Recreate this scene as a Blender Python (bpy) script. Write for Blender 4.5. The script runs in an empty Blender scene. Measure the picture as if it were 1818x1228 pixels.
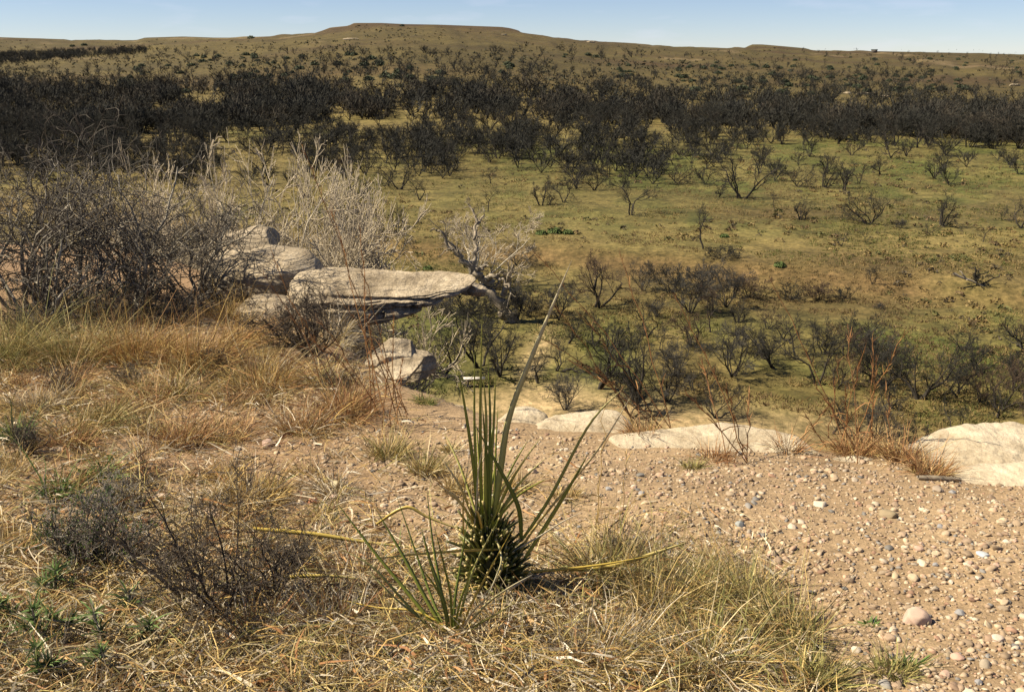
import bpy, math, random
import numpy as np

# ------------------------------------------------------------------ camera, sky, sun, exposure
scene = bpy.context.scene
CAM = np.array([0.0, 0.0, 1.6]); FPX = 1768.0; PITCH = math.radians(16.5)
cam_data = bpy.data.cameras.new('camera'); cam_data.lens = 35.0; cam_data.sensor_width = 36.0
cam_data.clip_start = 0.05; cam_data.clip_end = 20000
cam = bpy.data.objects.new('camera', cam_data); scene.collection.objects.link(cam)
cam.location = CAM; cam.rotation_euler = (math.radians(90) - PITCH, 0, 0)
scene.camera = cam

SUN_DIR = np.array([-1.0, -0.06, 0.0]); SUN_EL = math.radians(47)
SUN_DIR /= np.linalg.norm(SUN_DIR)
to_sun = np.array([SUN_DIR[0]*math.cos(SUN_EL), SUN_DIR[1]*math.cos(SUN_EL), math.sin(SUN_EL)])
world = bpy.data.worlds.new('World'); scene.world = world; world.use_nodes = True
wn = world.node_tree.nodes; wl = world.node_tree.links; wn.clear()
w_out = wn.new('ShaderNodeOutputWorld'); w_bg = wn.new('ShaderNodeBackground')
sky = wn.new('ShaderNodeTexSky'); sky.sky_type = 'NISHITA'; sky.sun_disc = False
sky.sun_elevation = SUN_EL; sky.sun_rotation = math.atan2(SUN_DIR[0], SUN_DIR[1])
sky.altitude = 900; sky.air_density = 0.72; sky.dust_density = 0.0; sky.ozone_density = 1.8
w_bg.inputs['Strength'].default_value = 0.050
# a few faint wisps of cloud in the sky itself
w_tc = wn.new('ShaderNodeTexCoord'); w_map = wn.new('ShaderNodeMapping'); w_map.inputs['Scale'].default_value = (7, 7, 34)
w_no = wn.new('ShaderNodeTexNoise'); w_no.inputs['Scale'].default_value = 1.6; w_no.inputs['Detail'].default_value = 5
w_rp = wn.new('ShaderNodeValToRGB'); w_rp.color_ramp.elements[0].position = 0.56; w_rp.color_ramp.elements[1].position = 0.86
w_rp.color_ramp.elements[1].color = (0.30, 0.30, 0.30, 1)
w_mx = wn.new('ShaderNodeMix'); w_mx.data_type = 'RGBA'; w_mx.inputs[7].default_value = (9.5, 9.5, 10.0, 1)
wl.new(w_tc.outputs['Generated'], w_map.inputs['Vector']); wl.new(w_map.outputs['Vector'], w_no.inputs['Vector'])
wl.new(w_no.outputs['Fac'], w_rp.inputs['Fac']); wl.new(w_rp.outputs['Color'], w_mx.inputs[0])
wl.new(sky.outputs['Color'], w_mx.inputs[6]); w_ti = wn.new('ShaderNodeMix'); w_ti.data_type = 'RGBA'; w_ti.blend_type = 'MULTIPLY'; w_ti.inputs[0].default_value = 1; w_ti.inputs[7].default_value = (.96, .95, 1.06, 1)
wl.new(w_mx.outputs[2], w_ti.inputs[6]); wl.new(w_ti.outputs[2], w_bg.inputs['Color'])
wl.new(w_bg.outputs['Background'], w_out.inputs['Surface'])
sun_data = bpy.data.lights.new('sun', 'SUN'); sun_data.energy = 5.0; sun_data.angle = math.radians(0.5); sun_data.color = (1.0, 0.885, 0.67)
sun = bpy.data.objects.new('sun', sun_data); scene.collection.objects.link(sun)
from mathutils import Vector
sun.rotation_euler = Vector(tuple(to_sun)).to_track_quat('Z', 'Y').to_euler()
scene.view_settings.view_transform = 'Standard'; scene.view_settings.look = 'None'
scene.view_settings.exposure = 1.03; scene.view_settings.gamma = 1.0
scene.view_settings.use_curve_mapping = False
scene.cycles.diffuse_bounces = 1; scene.cycles.max_bounces = 6

# ------------------------------------------------------------------ small maths
rng = np.random.default_rng(7); random.seed(7)
def nz(v): return v / (np.linalg.norm(v, axis=-1, keepdims=True) + 1e-12)
def _h(ix, iy, s):
    n = (ix.astype(np.int64)*374761393 + iy.astype(np.int64)*668265263 + s*144665) & 0x7fffffff
    n = ((n ^ (n >> 13)) * 1274126177) & 0x7fffffff
    n = n ^ (n >> 16)
    return (n & 0xffff) / 65535.0
def vnoise(x, y, s=0):
    x = np.asarray(x, float); y = np.asarray(y, float)
    ix = np.floor(x).astype(np.int64); iy = np.floor(y).astype(np.int64); fx = x-ix; fy = y-iy
    fx = fx*fx*(3-2*fx); fy = fy*fy*(3-2*fy)
    return (_h(ix,iy,s)*(1-fx)+_h(ix+1,iy,s)*fx)*(1-fy) + (_h(ix,iy+1,s)*(1-fx)+_h(ix+1,iy+1,s)*fx)*fy
def fbm(x, y, s=0, o=4):
    a = 0.5; t = 0; x = np.asarray(x, float); y = np.asarray(y, float)
    for i in range(o):
        t = t + a*(vnoise(x, y, s+i*17)-0.5)*2; x = x*2.03+11.7; y = y*2.03-5.3; a *= 0.5
    return t
def sstep(a, b, x):
    t = np.clip((np.asarray(x, float)-a)/(b-a), 0, 1); return t*t*(3-2*t)
cP, sP = math.cos(PITCH), math.sin(PITCH)
def ray(px, py):
    a = (np.asarray(px, float)-909)/FPX; b = (np.asarray(py, float)-614)/FPX
    return np.stack([a, cP - b*sP, -sP - b*cP], -1)
def at_y(px, py, Y):
    d = ray(px, py); return CAM + d*(np.asarray(Y, float)/d[..., 1])[..., None]

# ------------------------------------------------------------------ the lie of the land
EDGE = np.array([(-9.5,12.8),(-6.0,12.2),(-4.1,11.9),(-3.2,11.2),(-2.2,9.7),(-1.55,8.2),(-1.12,6.95),(-0.82,6.15),(-0.48,5.72),(-0.18,5.40),(0.25,5.2),(0.7,5.15),(1.2,5.0),(1.8,4.85),(2.4,4.75),(3.0,5.1),(5.0,5.6),(9.0,6.2)])
def edge_y(x):
    return np.interp(x, EDGE[:,0], EDGE[:,1])
def near_h(x, y):
    z = -0.06*y + 0.035*np.clip(-x-0.6, 0, 5) + 0.05*fbm(x*0.9, y*0.9, 3, 3) + 0.018*fbm(x*4.1, y*4.1, 5, 3)
    z = z - 0.10*sstep(3.6, 5.2, y) - 0.03*sstep(2.4,3.2,y)
    z = z - 0.22*sstep(6.5, 9, y)*sstep(-5.2, -3.4, x)
    return z
SKY = np.array([(-700,70),(-300,64),(0,66),(120,70),(135,73),(245,72),(262,67),(330,65),(385,67),(430,67),(460,67),(480,65),(555,63),(572,56),(590,49),(622,46),(632,41),(680,41),(720,43),(780,44),(890,48),(905,50),(920,54),(932,63),(950,66),(1010,71),(1060,74),(1110,76),(1150,79),(1170,84),(1210,86),(1240,84),(1310,87),(1324,84),(1330,79),(1350,79),(1385,82),(1430,86),(1446,92),(1470,93),(1482,91),(1550,91),(1700,94),(1818,97),(2100,95),(2600,90)], float)
_pxs = np.arange(-1500, 3400, 10.0); _c = np.interp(_pxs, SKY[:,0], SKY[:,1])
_k = np.exp(-np.linspace(-2.2,2.2,61)**2); _cs = np.convolve(np.pad(_c, 30, 'edge'), _k/_k.sum(), 'valid')
DIST = np.array([(-700,1500),(0,1350),(240,1250),(470,1050),(560,960),(700,900),(900,930),(1060,1000),(1300,1120),(1460,1300),(1818,1500),(2600,1500)], float)
def far_z(x, y):
    r = np.maximum(y, 8.0); px = 909 + FPX*x/(r*cP + 5.0)
    valley = -16.6 + 1.2*sstep(-3, 4, y - (88 - 0.33*x + 0.0025*x*x*np.sign(-x) + 3.0*fbm(x*0.06, y*0.02, 21, 3))) + 0.25*fbm(x*0.05, y*0.05, 9, 3) + 0.12*fbm(x*0.3, y*0.3, 12, 3)
    valley = valley + 1.6*sstep(120, 210, r)
    D = np.interp(px, DIST[:,0], DIST[:,1]); c0 = np.interp(px, SKY[:,0], SKY[:,1]); cs = np.interp(px, _pxs, _cs)
    t = np.clip((np.log(r)-math.log(210.))/(np.log(D)-math.log(210.)), 0, 1)
    c = cs + (c0-cs)*sstep(0.86, 0.99, t)
    row = 238 + (c-238)*(1-(1-t)**1.9)
    row = row + (1-t)*np.minimum(t*6, 1)*(8.0*fbm(px*0.006, np.log(r)*5, 31, 3))
    row = row + sstep(.15,.4,t)*(1-sstep(.85,1.0,t))*(3.5*fbm(px*0.03, np.log(r)*14, 33, 3) - 6.0*np.abs(fbm(px*0.022+np.log(r)*1.5, np.log(r)*3, 35, 3)))
    row = np.where(r > D, c0, row)
    b = (row-614)/FPX
    tn = (-sP - b*cP)/(cP - b*sP)
    zf = 1.6 + np.minimum(r, D*1.02)*tn
    zf = zf - np.clip(r-D*1.02, 0, 1e9)*0.012
    m = sstep(195, 240, r)
    return valley*(1-m) + zf*m
def height(x, y):
    x = np.asarray(x, float); y = np.asarray(y, float)
    s = y - edge_y(x) + 0.12*fbm(x*2.0, y*0.5, 41, 3)
    zn = near_h(x, y)
    drop = np.where(s > 0, 0.25*s + 1.6*np.clip(s-0.35, 0, 1e9), 0)
    zn2 = zn - drop + 0.3*np.clip(s,0,1)*fbm(x*0.8, y*0.8, 44, 3)
    zf = far_z(x, y)
    return np.where(s > 0, np.maximum(zn2, zf), zn)
def hit_near(px, py):
    d = ray(px, py); t = 1.6/(-d[...,2] - 0.06*d[...,1])
    t = np.clip(t, 0.5, 40)
    for _ in range(5):
        p = CAM + d*t[...,None]
        t = np.clip((near_h(p[...,0], p[...,1])-1.6)/np.minimum(d[...,2], -0.02), 0.5, 40)
    return CAM + d*t[...,None]
_T = np.exp(np.linspace(math.log(14), math.log(3200), 700))
def hit_far(px, py):
    px = np.atleast_1d(px).astype(float); py = np.atleast_1d(py).astype(float); out = np.zeros((len(px),3))
    for i0 in range(0, len(px), 400):
        d = ray(px[i0:i0+400], py[i0:i0+400])
        P = CAM + d[:,None,:]*_T[None,:,None]
        below = P[...,2] < height(P[...,0], P[...,1])
        k = np.argmax(below, 1); k = np.where(below.any(1), k, len(_T)-1)
        t0 = _T[np.maximum(k-1,0)]; t1 = _T[k]
        for _ in range(12):
            tm = (t0+t1)/2; p = CAM + d*tm[:,None]; b = p[:,2] < height(p[:,0], p[:,1])
            t1 = np.where(b, tm, t1); t0 = np.where(b, t0, tm)
        out[i0:i0+400] = CAM + d*t1[:,None]
    return out
def gz(x, y): return float(height(np.array([x]), np.array([y]))[0])
def mpp(p):   # metres per photo pixel at a point
    return float(np.dot(np.asarray(p)-CAM, [0, cP, -sP]))/FPX

# ------------------------------------------------------------------ mesh helpers
COL = scene.collection
def make_mesh(name, V, faces, cols=None, smooth=False):
    me = bpy.data.meshes.new(name); V = np.asarray(V, np.float32)
    faces = [np.asarray(f, np.int32) for f in faces if len(f)]
    nl = sum(f.size for f in faces); nf = sum(len(f) for f in faces)
    me.vertices.add(len(V)); me.vertices.foreach_set('co', V.ravel())
    me.loops.add(nl); me.loops.foreach_set('vertex_index', np.concatenate([f.ravel() for f in faces]))
    tot = np.concatenate([np.full(len(f), f.shape[1], np.int32) for f in faces]); st = np.concatenate([[0], np.cumsum(tot)[:-1]]).astype(np.int32)
    me.polygons.add(nf); me.polygons.foreach_set('loop_start', st); me.polygons.foreach_set('loop_total', tot)
    if smooth: me.polygons.foreach_set('use_smooth', np.ones(nf, bool))
    if cols is not None:
        c = np.ones((len(V),4), np.float32); c[:,:3] = np.clip(cols, 0, 1)
        a = me.color_attributes.new('Col', 'FLOAT_COLOR', 'POINT'); a.data.foreach_set('color', c.ravel())
    me.update(calc_edges=True); return me
def link(name, me, parent=None, mat=None, loc=None):
    o = bpy.data.objects.new(name, me); COL.objects.link(o)
    if mat is not None and me is not None and not me.materials: me.materials.append(mat)
    if parent is not None: o.parent = parent
    if loc is not None: o.location = tuple(float(v) for v in loc)
    return o
def tag(o, label, cat=None, group=None, kind=None):
    o['label'] = label
    if cat: o['category'] = cat
    if group: o['group'] = group
    if kind: o['kind'] = kind
    return o
def merge(parts):   # [(V, [faces], cols)]
    Vs = []; F3 = []; F4 = []; Cs = []; n = 0
    for V, fs, c in parts:
        Vs.append(V); Cs.append(c if c is not None else np.ones((len(V),3)))
        for f in fs:
            if len(f): (F3 if f.shape[1] == 3 else F4).append(f+n)
        n += len(V)
    return np.concatenate(Vs), [np.concatenate(F) for F in (F3, F4) if F], np.concatenate(Cs)
def ribbons(base, dirs, L, W, bend, cols, segs=3, kink=0.0, r=rng, fold=False):
    N = len(base); L = np.broadcast_to(L, (N,)); W = np.broadcast_to(W, (N,))
    dirs = nz(dirs); side = nz(np.cross(dirs, r.normal(size=(N,3))))
    pts = []; off = np.zeros((N,3))
    for k in range(segs+1):
        t = k/segs
        if k and kink: off = off + r.normal(size=(N,3))*(kink*L/segs)[:,None]
        pts.append(base + dirs*(L*t)[:,None] + bend*(L*t*t)[:,None] + off)
    V = np.zeros((N, 2*segs+1, 3)); 
    for k in range(segs):
        w = (W*0.5*(1-(k/segs)**2*0.8))[:,None]
        V[:,2*k] = pts[k]-side*w; V[:,2*k+1] = pts[k]+side*w
    V[:,2*segs] = pts[segs]
    o = (np.arange(N)*(2*segs+1))[:,None]
    q = np.concatenate([o+np.array([[2*k,2*k+1,2*k+3,2*k+2]]) for k in range(segs-1)]) if segs > 1 else np.zeros((0,4), int)
    t = o+np.array([[2*segs-2, 2*segs-1, 2*segs]])
    C = np.repeat(np.asarray(cols)[:,None,:], 2*segs+1, 1)
    return V.reshape(-1,3), [t, q], C.reshape(-1,3)
def tubes(P, R, sides=3, cols=None):   # P N,K,3  R N,K
    N, K, _ = P.shape
    d = np.zeros_like(P); d[:,1:-1] = P[:,2:]-P[:,:-2]; d[:,0] = P[:,1]-P[:,0]; d[:,-1] = P[:,-1]-P[:,-2]; d = nz(d)
    ref = np.where(np.abs(d[:,:1,2:3]) > 0.9, np.array([1.,0,0]), np.array([0,0,1.])); ref = np.broadcast_to(ref, d.shape)
    u = nz(np.cross(d, ref)); v = np.cross(d, u)
    a = np.arange(sides)*2*math.pi/sides
    V = P[:,:,None,:] + R[:,:,None,None]*(np.cos(a)[None,None,:,None]*u[:,:,None,:]+np.sin(a)[None,None,:,None]*v[:,:,None,:])
    idx = np.arange(N*K*sides).reshape(N,K,sides); nx = np.roll(idx, -1, 2)
    q = np.stack([idx[:,:-1], nx[:,:-1], nx[:,1:], idx[:,1:]], -1).reshape(-1,4)
    C = None if cols is None else np.repeat(np.asarray(cols), K*sides, 0)
    return V.reshape(-1,3), [q], C
def chain(start, d, L, K, wig, up, r):
    N = len(start); P = np.zeros((N,K,3)); P[:,0] = start; d = nz(d); L = np.broadcast_to(L, (N,))
    for k in range(1,K):
        d = nz(d + r.normal(size=(N,3))*wig + np.array([0,0,up])); P[:,k] = P[:,k-1] + d*(L/(K-1))[:,None]
    return P
def sprout(P, R, n, ratio, ang, K, wig, up, r, tmin=0.3, rr=0.6, tip=0.35, jitter=0.35):
    N, k0, _ = P.shape; par = np.repeat(np.arange(N), n); M = len(par)
    t = tmin + (1-tmin)*((np.tile(np.arange(n), N)+r.random(M))/n); f = t*(k0-1); i = np.minimum(f.astype(int), k0-2); w = (f-i)[:,None]
    s = P[par,i]*(1-w)+P[par,i+1]*w; dd = nz(P[par,i+1]-P[par,i])
    rad = (R[par,i]*(1-w[:,0])+R[par,i+1]*w[:,0])*rr
    plen = np.linalg.norm(np.diff(P, axis=1), axis=2).sum(1)[par]
    perp = nz(np.cross(dd, r.normal(size=(M,3)))); a = ang*(1+jitter*r.normal(size=M))
    d = dd*np.cos(a)[:,None]+perp*np.sin(a)[:,None]
    L = plen*ratio*(1-0.45*t)*(0.7+0.6*r.random(M))
    C = chain(s, d, L, K, wig, up, r)
    return C, rad[:,None]*np.linspace(1, tip, K)[None,:]

# ------------------------------------------------------------------ materials
def mat(name, col=None, attr=False, rough=0.9, noise=None, bump=None, spec=0.25, extra=None, trans=0.0):
    m = bpy.data.materials.new(name); m.use_nodes = True; nt = m.node_tree; b = nt.nodes['Principled BSDF']
    b.inputs['Roughness'].default_value = rough; b.inputs['Specular IOR Level'].default_value = spec
    src = None
    if attr:
        a = nt.nodes.new('ShaderNodeAttribute'); a.attribute_name = 'Col'; src = a.outputs['Color']
    else:
        c = nt.nodes.new('ShaderNodeRGB'); c.outputs[0].default_value = (*col, 1); src = c.outputs[0]
    tc = nt.nodes.new('ShaderNodeTexCoord')
    for sc, det, lo, hi, cshift in (noise or []):
        n = nt.nodes.new('ShaderNodeTexNoise'); n.inputs['Scale'].default_value = sc; n.inputs['Detail'].default_value = det; n.inputs['Roughness'].default_value = 0.65
        nt.links.new(tc.outputs['Object'], n.inputs['Vector'])
        rp = nt.nodes.new('ShaderNodeValToRGB'); e = rp.color_ramp.elements; e[0].position = 0.3; e[1].position = 0.72
        e[0].color = (lo*cshift[0], lo*cshift[1], lo*cshift[2], 1); e[1].color = (hi, hi, hi, 1)
        nt.links.new(n.outputs['Fac'], rp.inputs['Fac'])
        mx = nt.nodes.new('ShaderNodeMix'); mx.data_type = 'RGBA'; mx.blend_type = 'MULTIPLY'; mx.inputs[0].default_value = 1
        nt.links.new(src, mx.inputs[6]); nt.links.new(rp.outputs['Color'], mx.inputs[7]); src = mx.outputs[2]
    nt.links.new(src, b.inputs['Base Color'])
    prev = None
    for sc, det, st, dist, *zs in (bump or []):
        n = nt.nodes.new('ShaderNodeTexNoise'); n.inputs['Scale'].default_value = sc; n.inputs['Detail'].default_value = det
        mp = nt.nodes.new('ShaderNodeMapping'); mp.inputs['Scale'].default_value = (1,1,zs[0] if zs else 1); nt.links.new(tc.outputs['Object'], mp.inputs['Vector']); nt.links.new(mp.outputs['Vector'], n.inputs['Vector'])
        bp = nt.nodes.new('ShaderNodeBump'); bp.inputs['Strength'].default_value = st; bp.inputs['Distance'].default_value = dist
        nt.links.new(n.outputs['Fac'], bp.inputs['Height'])
        if prev is not None: nt.links.new(prev, bp.inputs['Normal'])
        prev = bp.outputs['Normal']
    if prev is not None: nt.links.new(prev, b.inputs['Normal'])
    if trans:
        tr = nt.nodes.new('ShaderNodeBsdfTranslucent'); nt.links.new(src, tr.inputs['Color'])
        ms = nt.nodes.new('ShaderNodeMixShader'); ms.inputs[0].default_value = trans
        o = nt.nodes['Material Output']; nt.links.new(b.outputs[0], ms.inputs[1]); nt.links.new(tr.outputs[0], ms.inputs[2]); nt.links.new(ms.outputs[0], o.inputs['Surface'])
    return m
W1 = (1,1,1)
M_soil = mat('sandy_soil', attr=True, noise=[(2.2,6,.68,1.15,(1,.95,.9)),(38,4,.62,1.2,W1),(160,3,.7,1.2,W1)], bump=[(9,6,.5,.03),(70,5,.8,.008)])
M_terr = mat('valley_ground', attr=True, noise=[(0.035,5,.72,1.15,(1,.97,.9)),(0.35,6,.48,1.3,(.95,1,.8)),(2.2,6,.42,1.35,(.9,1,.8))], bump=[(0.5,6,.9,.5),(3.5,4,.7,.12)])
M_rock = mat('sandstone', (.50,.42,.31), noise=[(2.6,8,.42,1.18,(1,.93,.83)),(14,8,.55,1.18,(1,.95,.88)),(70,5,.66,1.15,W1)], bump=[(2.5,6,.8,.06,14),(6,9,.8,.05),(40,8,.9,.014),(180,4,.6,.004)])
M_slab = mat('pale_sandstone', (.56,.485,.37), noise=[(2.4,8,.62,1.08,(1,.94,.84)),(11,8,.70,1.10,(1,.95,.88)),(90,5,.76,1.12,W1)], bump=[(4,9,.8,.05),(30,8,.8,.014),(150,4,.6,.004)])
M_blade = mat('dry_grass', attr=True, rough=.7, trans=.15)
M_bark = mat('dark_bark', (.038,.032,.026), noise=[(3,3,.7,1.2,W1)], rough=.9)
M_twig = mat('dark_twig', (.030,.029,.024), rough=.9)
M_redtwig = mat('reddish_twig', (.085,.058,.040), rough=.9)
M_pale = mat('pale_bark', (.52,.46,.36), noise=[(5,3,.7,1.15,W1)], rough=.85)
M_palet = mat('pale_twig', (.43,.36,.26), rough=.85)
M_grey = mat('grey_bark', (.23,.205,.165), noise=[(14,3,.55,1.35,W1)], rough=.8)
M_greyt = mat('grey_twig', (.185,.165,.145), rough=.8)
M_dusk = mat('dusky_twig', (.062,.058,.052), rough=.9)
M_brush = mat('thicket_twig', (.072,.062,.050), rough=.85)
M_belt = mat('brownish_twig', (.050,.042,.031), rough=.9)
M_thorn = mat('dark_thorn_bark', (.062,.048,.036), noise=[(30,3,.6,1.4,W1)], rough=.8)
M_dead = mat('dead_wood', (.24,.20,.15), noise=[(5,5,.35,1.6,W1)], bump=[(20,4,.6,.01)], rough=.85)
M_stone = mat('pebble_stone', attr=True, noise=[(60,4,.78,1.15,W1)], rough=.75, bump=[(120,3,.3,.002)])
M_leaf = mat('yucca_leaf', attr=True, rough=.42, spec=.5, trans=.22)
M_green = mat('green_leaf', attr=True, rough=.85, spec=.1, trans=.25)
M_shrub = mat('juniper_foliage', attr=True, rough=.8)

# ------------------------------------------------------------------ ground near the camera
def grid_mesh(X, Y, Z):
    n, m = X.shape; idx = np.arange(n*m).reshape(n,m)
    q = np.stack([idx[:-1,:-1], idx[:-1,1:], idx[1:,1:], idx[1:,:-1]], -1).reshape(-1,4)
    return np.stack([X,Y,Z],-1).reshape(-1,3), [q]
gy = np.concatenate([np.linspace(-8,1.2,24,endpoint=False), 1.2*np.exp(np.linspace(0, math.log(27/1.2), 250))])
gx = np.concatenate([np.linspace(-22,-9,28,endpoint=False), np.linspace(-9,8,270,endpoint=False), np.linspace(8,22,28)])
X, Y = np.meshgrid(gx, gy); Z = height(X, Y)
V, F = grid_mesh(X, Y, Z)
soil = np.array([.345,.245,.145]); n1 = fbm(V[:,0]*1.1, V[:,1]*1.1, 51, 4)[:,None]
reds = sstep(-.2, -1.2, V[:,0])[:,None]
cg = soil*(1-.10*reds*np.array([.3,1,1.3])) * (1+.18*n1)
cl = sstep(0.5, 3.0, V[:,1]-edge_y(V[:,0]))[:,None]
cg = cg*(1-cl) + np.array([.24,.15,.085])*cl
ground = link('ground', make_mesh('ground', V, F, cg, True), mat=M_soil)
tag(ground, 'sandy gravelly clifftop ground in the foreground', kind='structure')

# ------------------------------------------------------------------ valley and hills
az = np.concatenate([np.radians(np.linspace(-72,-33,26,endpoint=False)), np.radians(np.linspace(-33,33,360,endpoint=False)), np.radians(np.linspace(33,72,26))])
yy = np.exp(np.linspace(math.log(17), math.log(6000), 330))
A, YY = np.meshgrid(np.tan(az), yy)
X = A*YY; Z = height(X, YY)
Z = Z - 2.0*(1-sstep(25, 30, YY))
V, F = grid_mesh(X, YY, Z)
x, y = V[:,0], V[:,1]
n_a = fbm(x*.018, y*.018, 61, 4); n_b = fbm(x*.06, y*.045, 62, 4); n_c = fbm(x*.2, y*.12, 63, 4)
tan_ = np.array([.228,.168,.064]); green = np.array([.098,.116,.024]); brown = np.array([.120,.078,.034]); sand = np.array([.40,.285,.165]); redb = np.array([.18,.105,.050])
c = tan_*(1+.15*n_b[:,None])
g = sstep(88,105,y)*(1-sstep(170,215,y))*sstep(-45,25,x+.15*(y-100))*.85*np.clip(.75+1.2*n_a+.5*n_c, 0, 1)
g = np.maximum(g, (1-sstep(66,80,y))*np.clip(.75+1.5*n_b+1.0*n_c,0,1)*.9)
g = np.maximum(g, .60*np.clip(.3+1.5*n_b,0,1)*(1-sstep(200,260,y)))
g = g*(.40+.60*sstep(-.25,.30,fbm(x*.30,y*.13,64,4)))
c = c*(1-g[:,None]) + green*g[:,None]
bb = np.clip(-.1+1.4*fbm(x*.03, y*.05, 71, 4)+.6*n_c, 0, .8)*(1-sstep(150,190,y))
bb = np.maximum(bb, .75*np.exp(-((y-(112-.12*x))/7)**2)*sstep(10,30,x)*np.clip(.7+n_c,0,1))
c = c*(1-bb[:,None]) + brown*bb[:,None]
bank = np.exp(-((y-(88-0.33*x+0.0025*x*x*np.sign(-x)+3.0*fbm(x*0.06, y*0.02, 21, 3)))/2.6)**2)*np.clip(.8+n_c,0,1)
c = c*(1-.7*bank[:,None]) + redb*.7*bank[:,None]
path = (1-sstep(50,57,y+2.5*n_b+.30*np.abs(x-3)**1.15))*.9
path = np.maximum(path, .75*np.exp(-((x-(1.0+.03*(y-50)+1.2*np.sin(y*.11)))/.9)**2)*(1-sstep(62,68,y)))
c = c*(1-path[:,None]) + sand*path[:,None]
hm = sstep(230,420,y)
hill = np.array([.104,.076,.026])*(1+.45*fbm(x*.012,y*.012,81,4)[:,None]); hr = np.array([.080,.044,.021])
pxv = 909+FPX*x/(y*cP+5)
redm = sstep(.45,.8,fbm(x*.01,y*.02,83,4)*.5+.5)*.7
redm = np.maximum(redm, sstep(650,860,y)*sstep(520,600,pxv)*(1-sstep(1000,1200,pxv))*.75)
hill = hill*(1-redm[:,None])+hr*redm[:,None]
palep = sstep(.66,.74,fbm(x*.02,y*.012,87,3)*.5+.5)*sstep(400,600,y)
hill = hill*(1-.6*palep[:,None])+np.array([.24,.17,.10])*.6*palep[:,None]
c = c*(1-.12*(1-path[:,None]))*(1-hm[:,None]) + hill*hm[:,None]
farm = sstep(1100,1900,y)[:,None]; c = c*(1-farm)+np.array([.10,.078,.052])*farm
terrain = link('valley_terrain', make_mesh('valley_terrain', V, F, c, True), mat=M_terr)
tag(terrain, 'broad grassy valley floor rising to brown hills and mesas', kind='structure')

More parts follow.
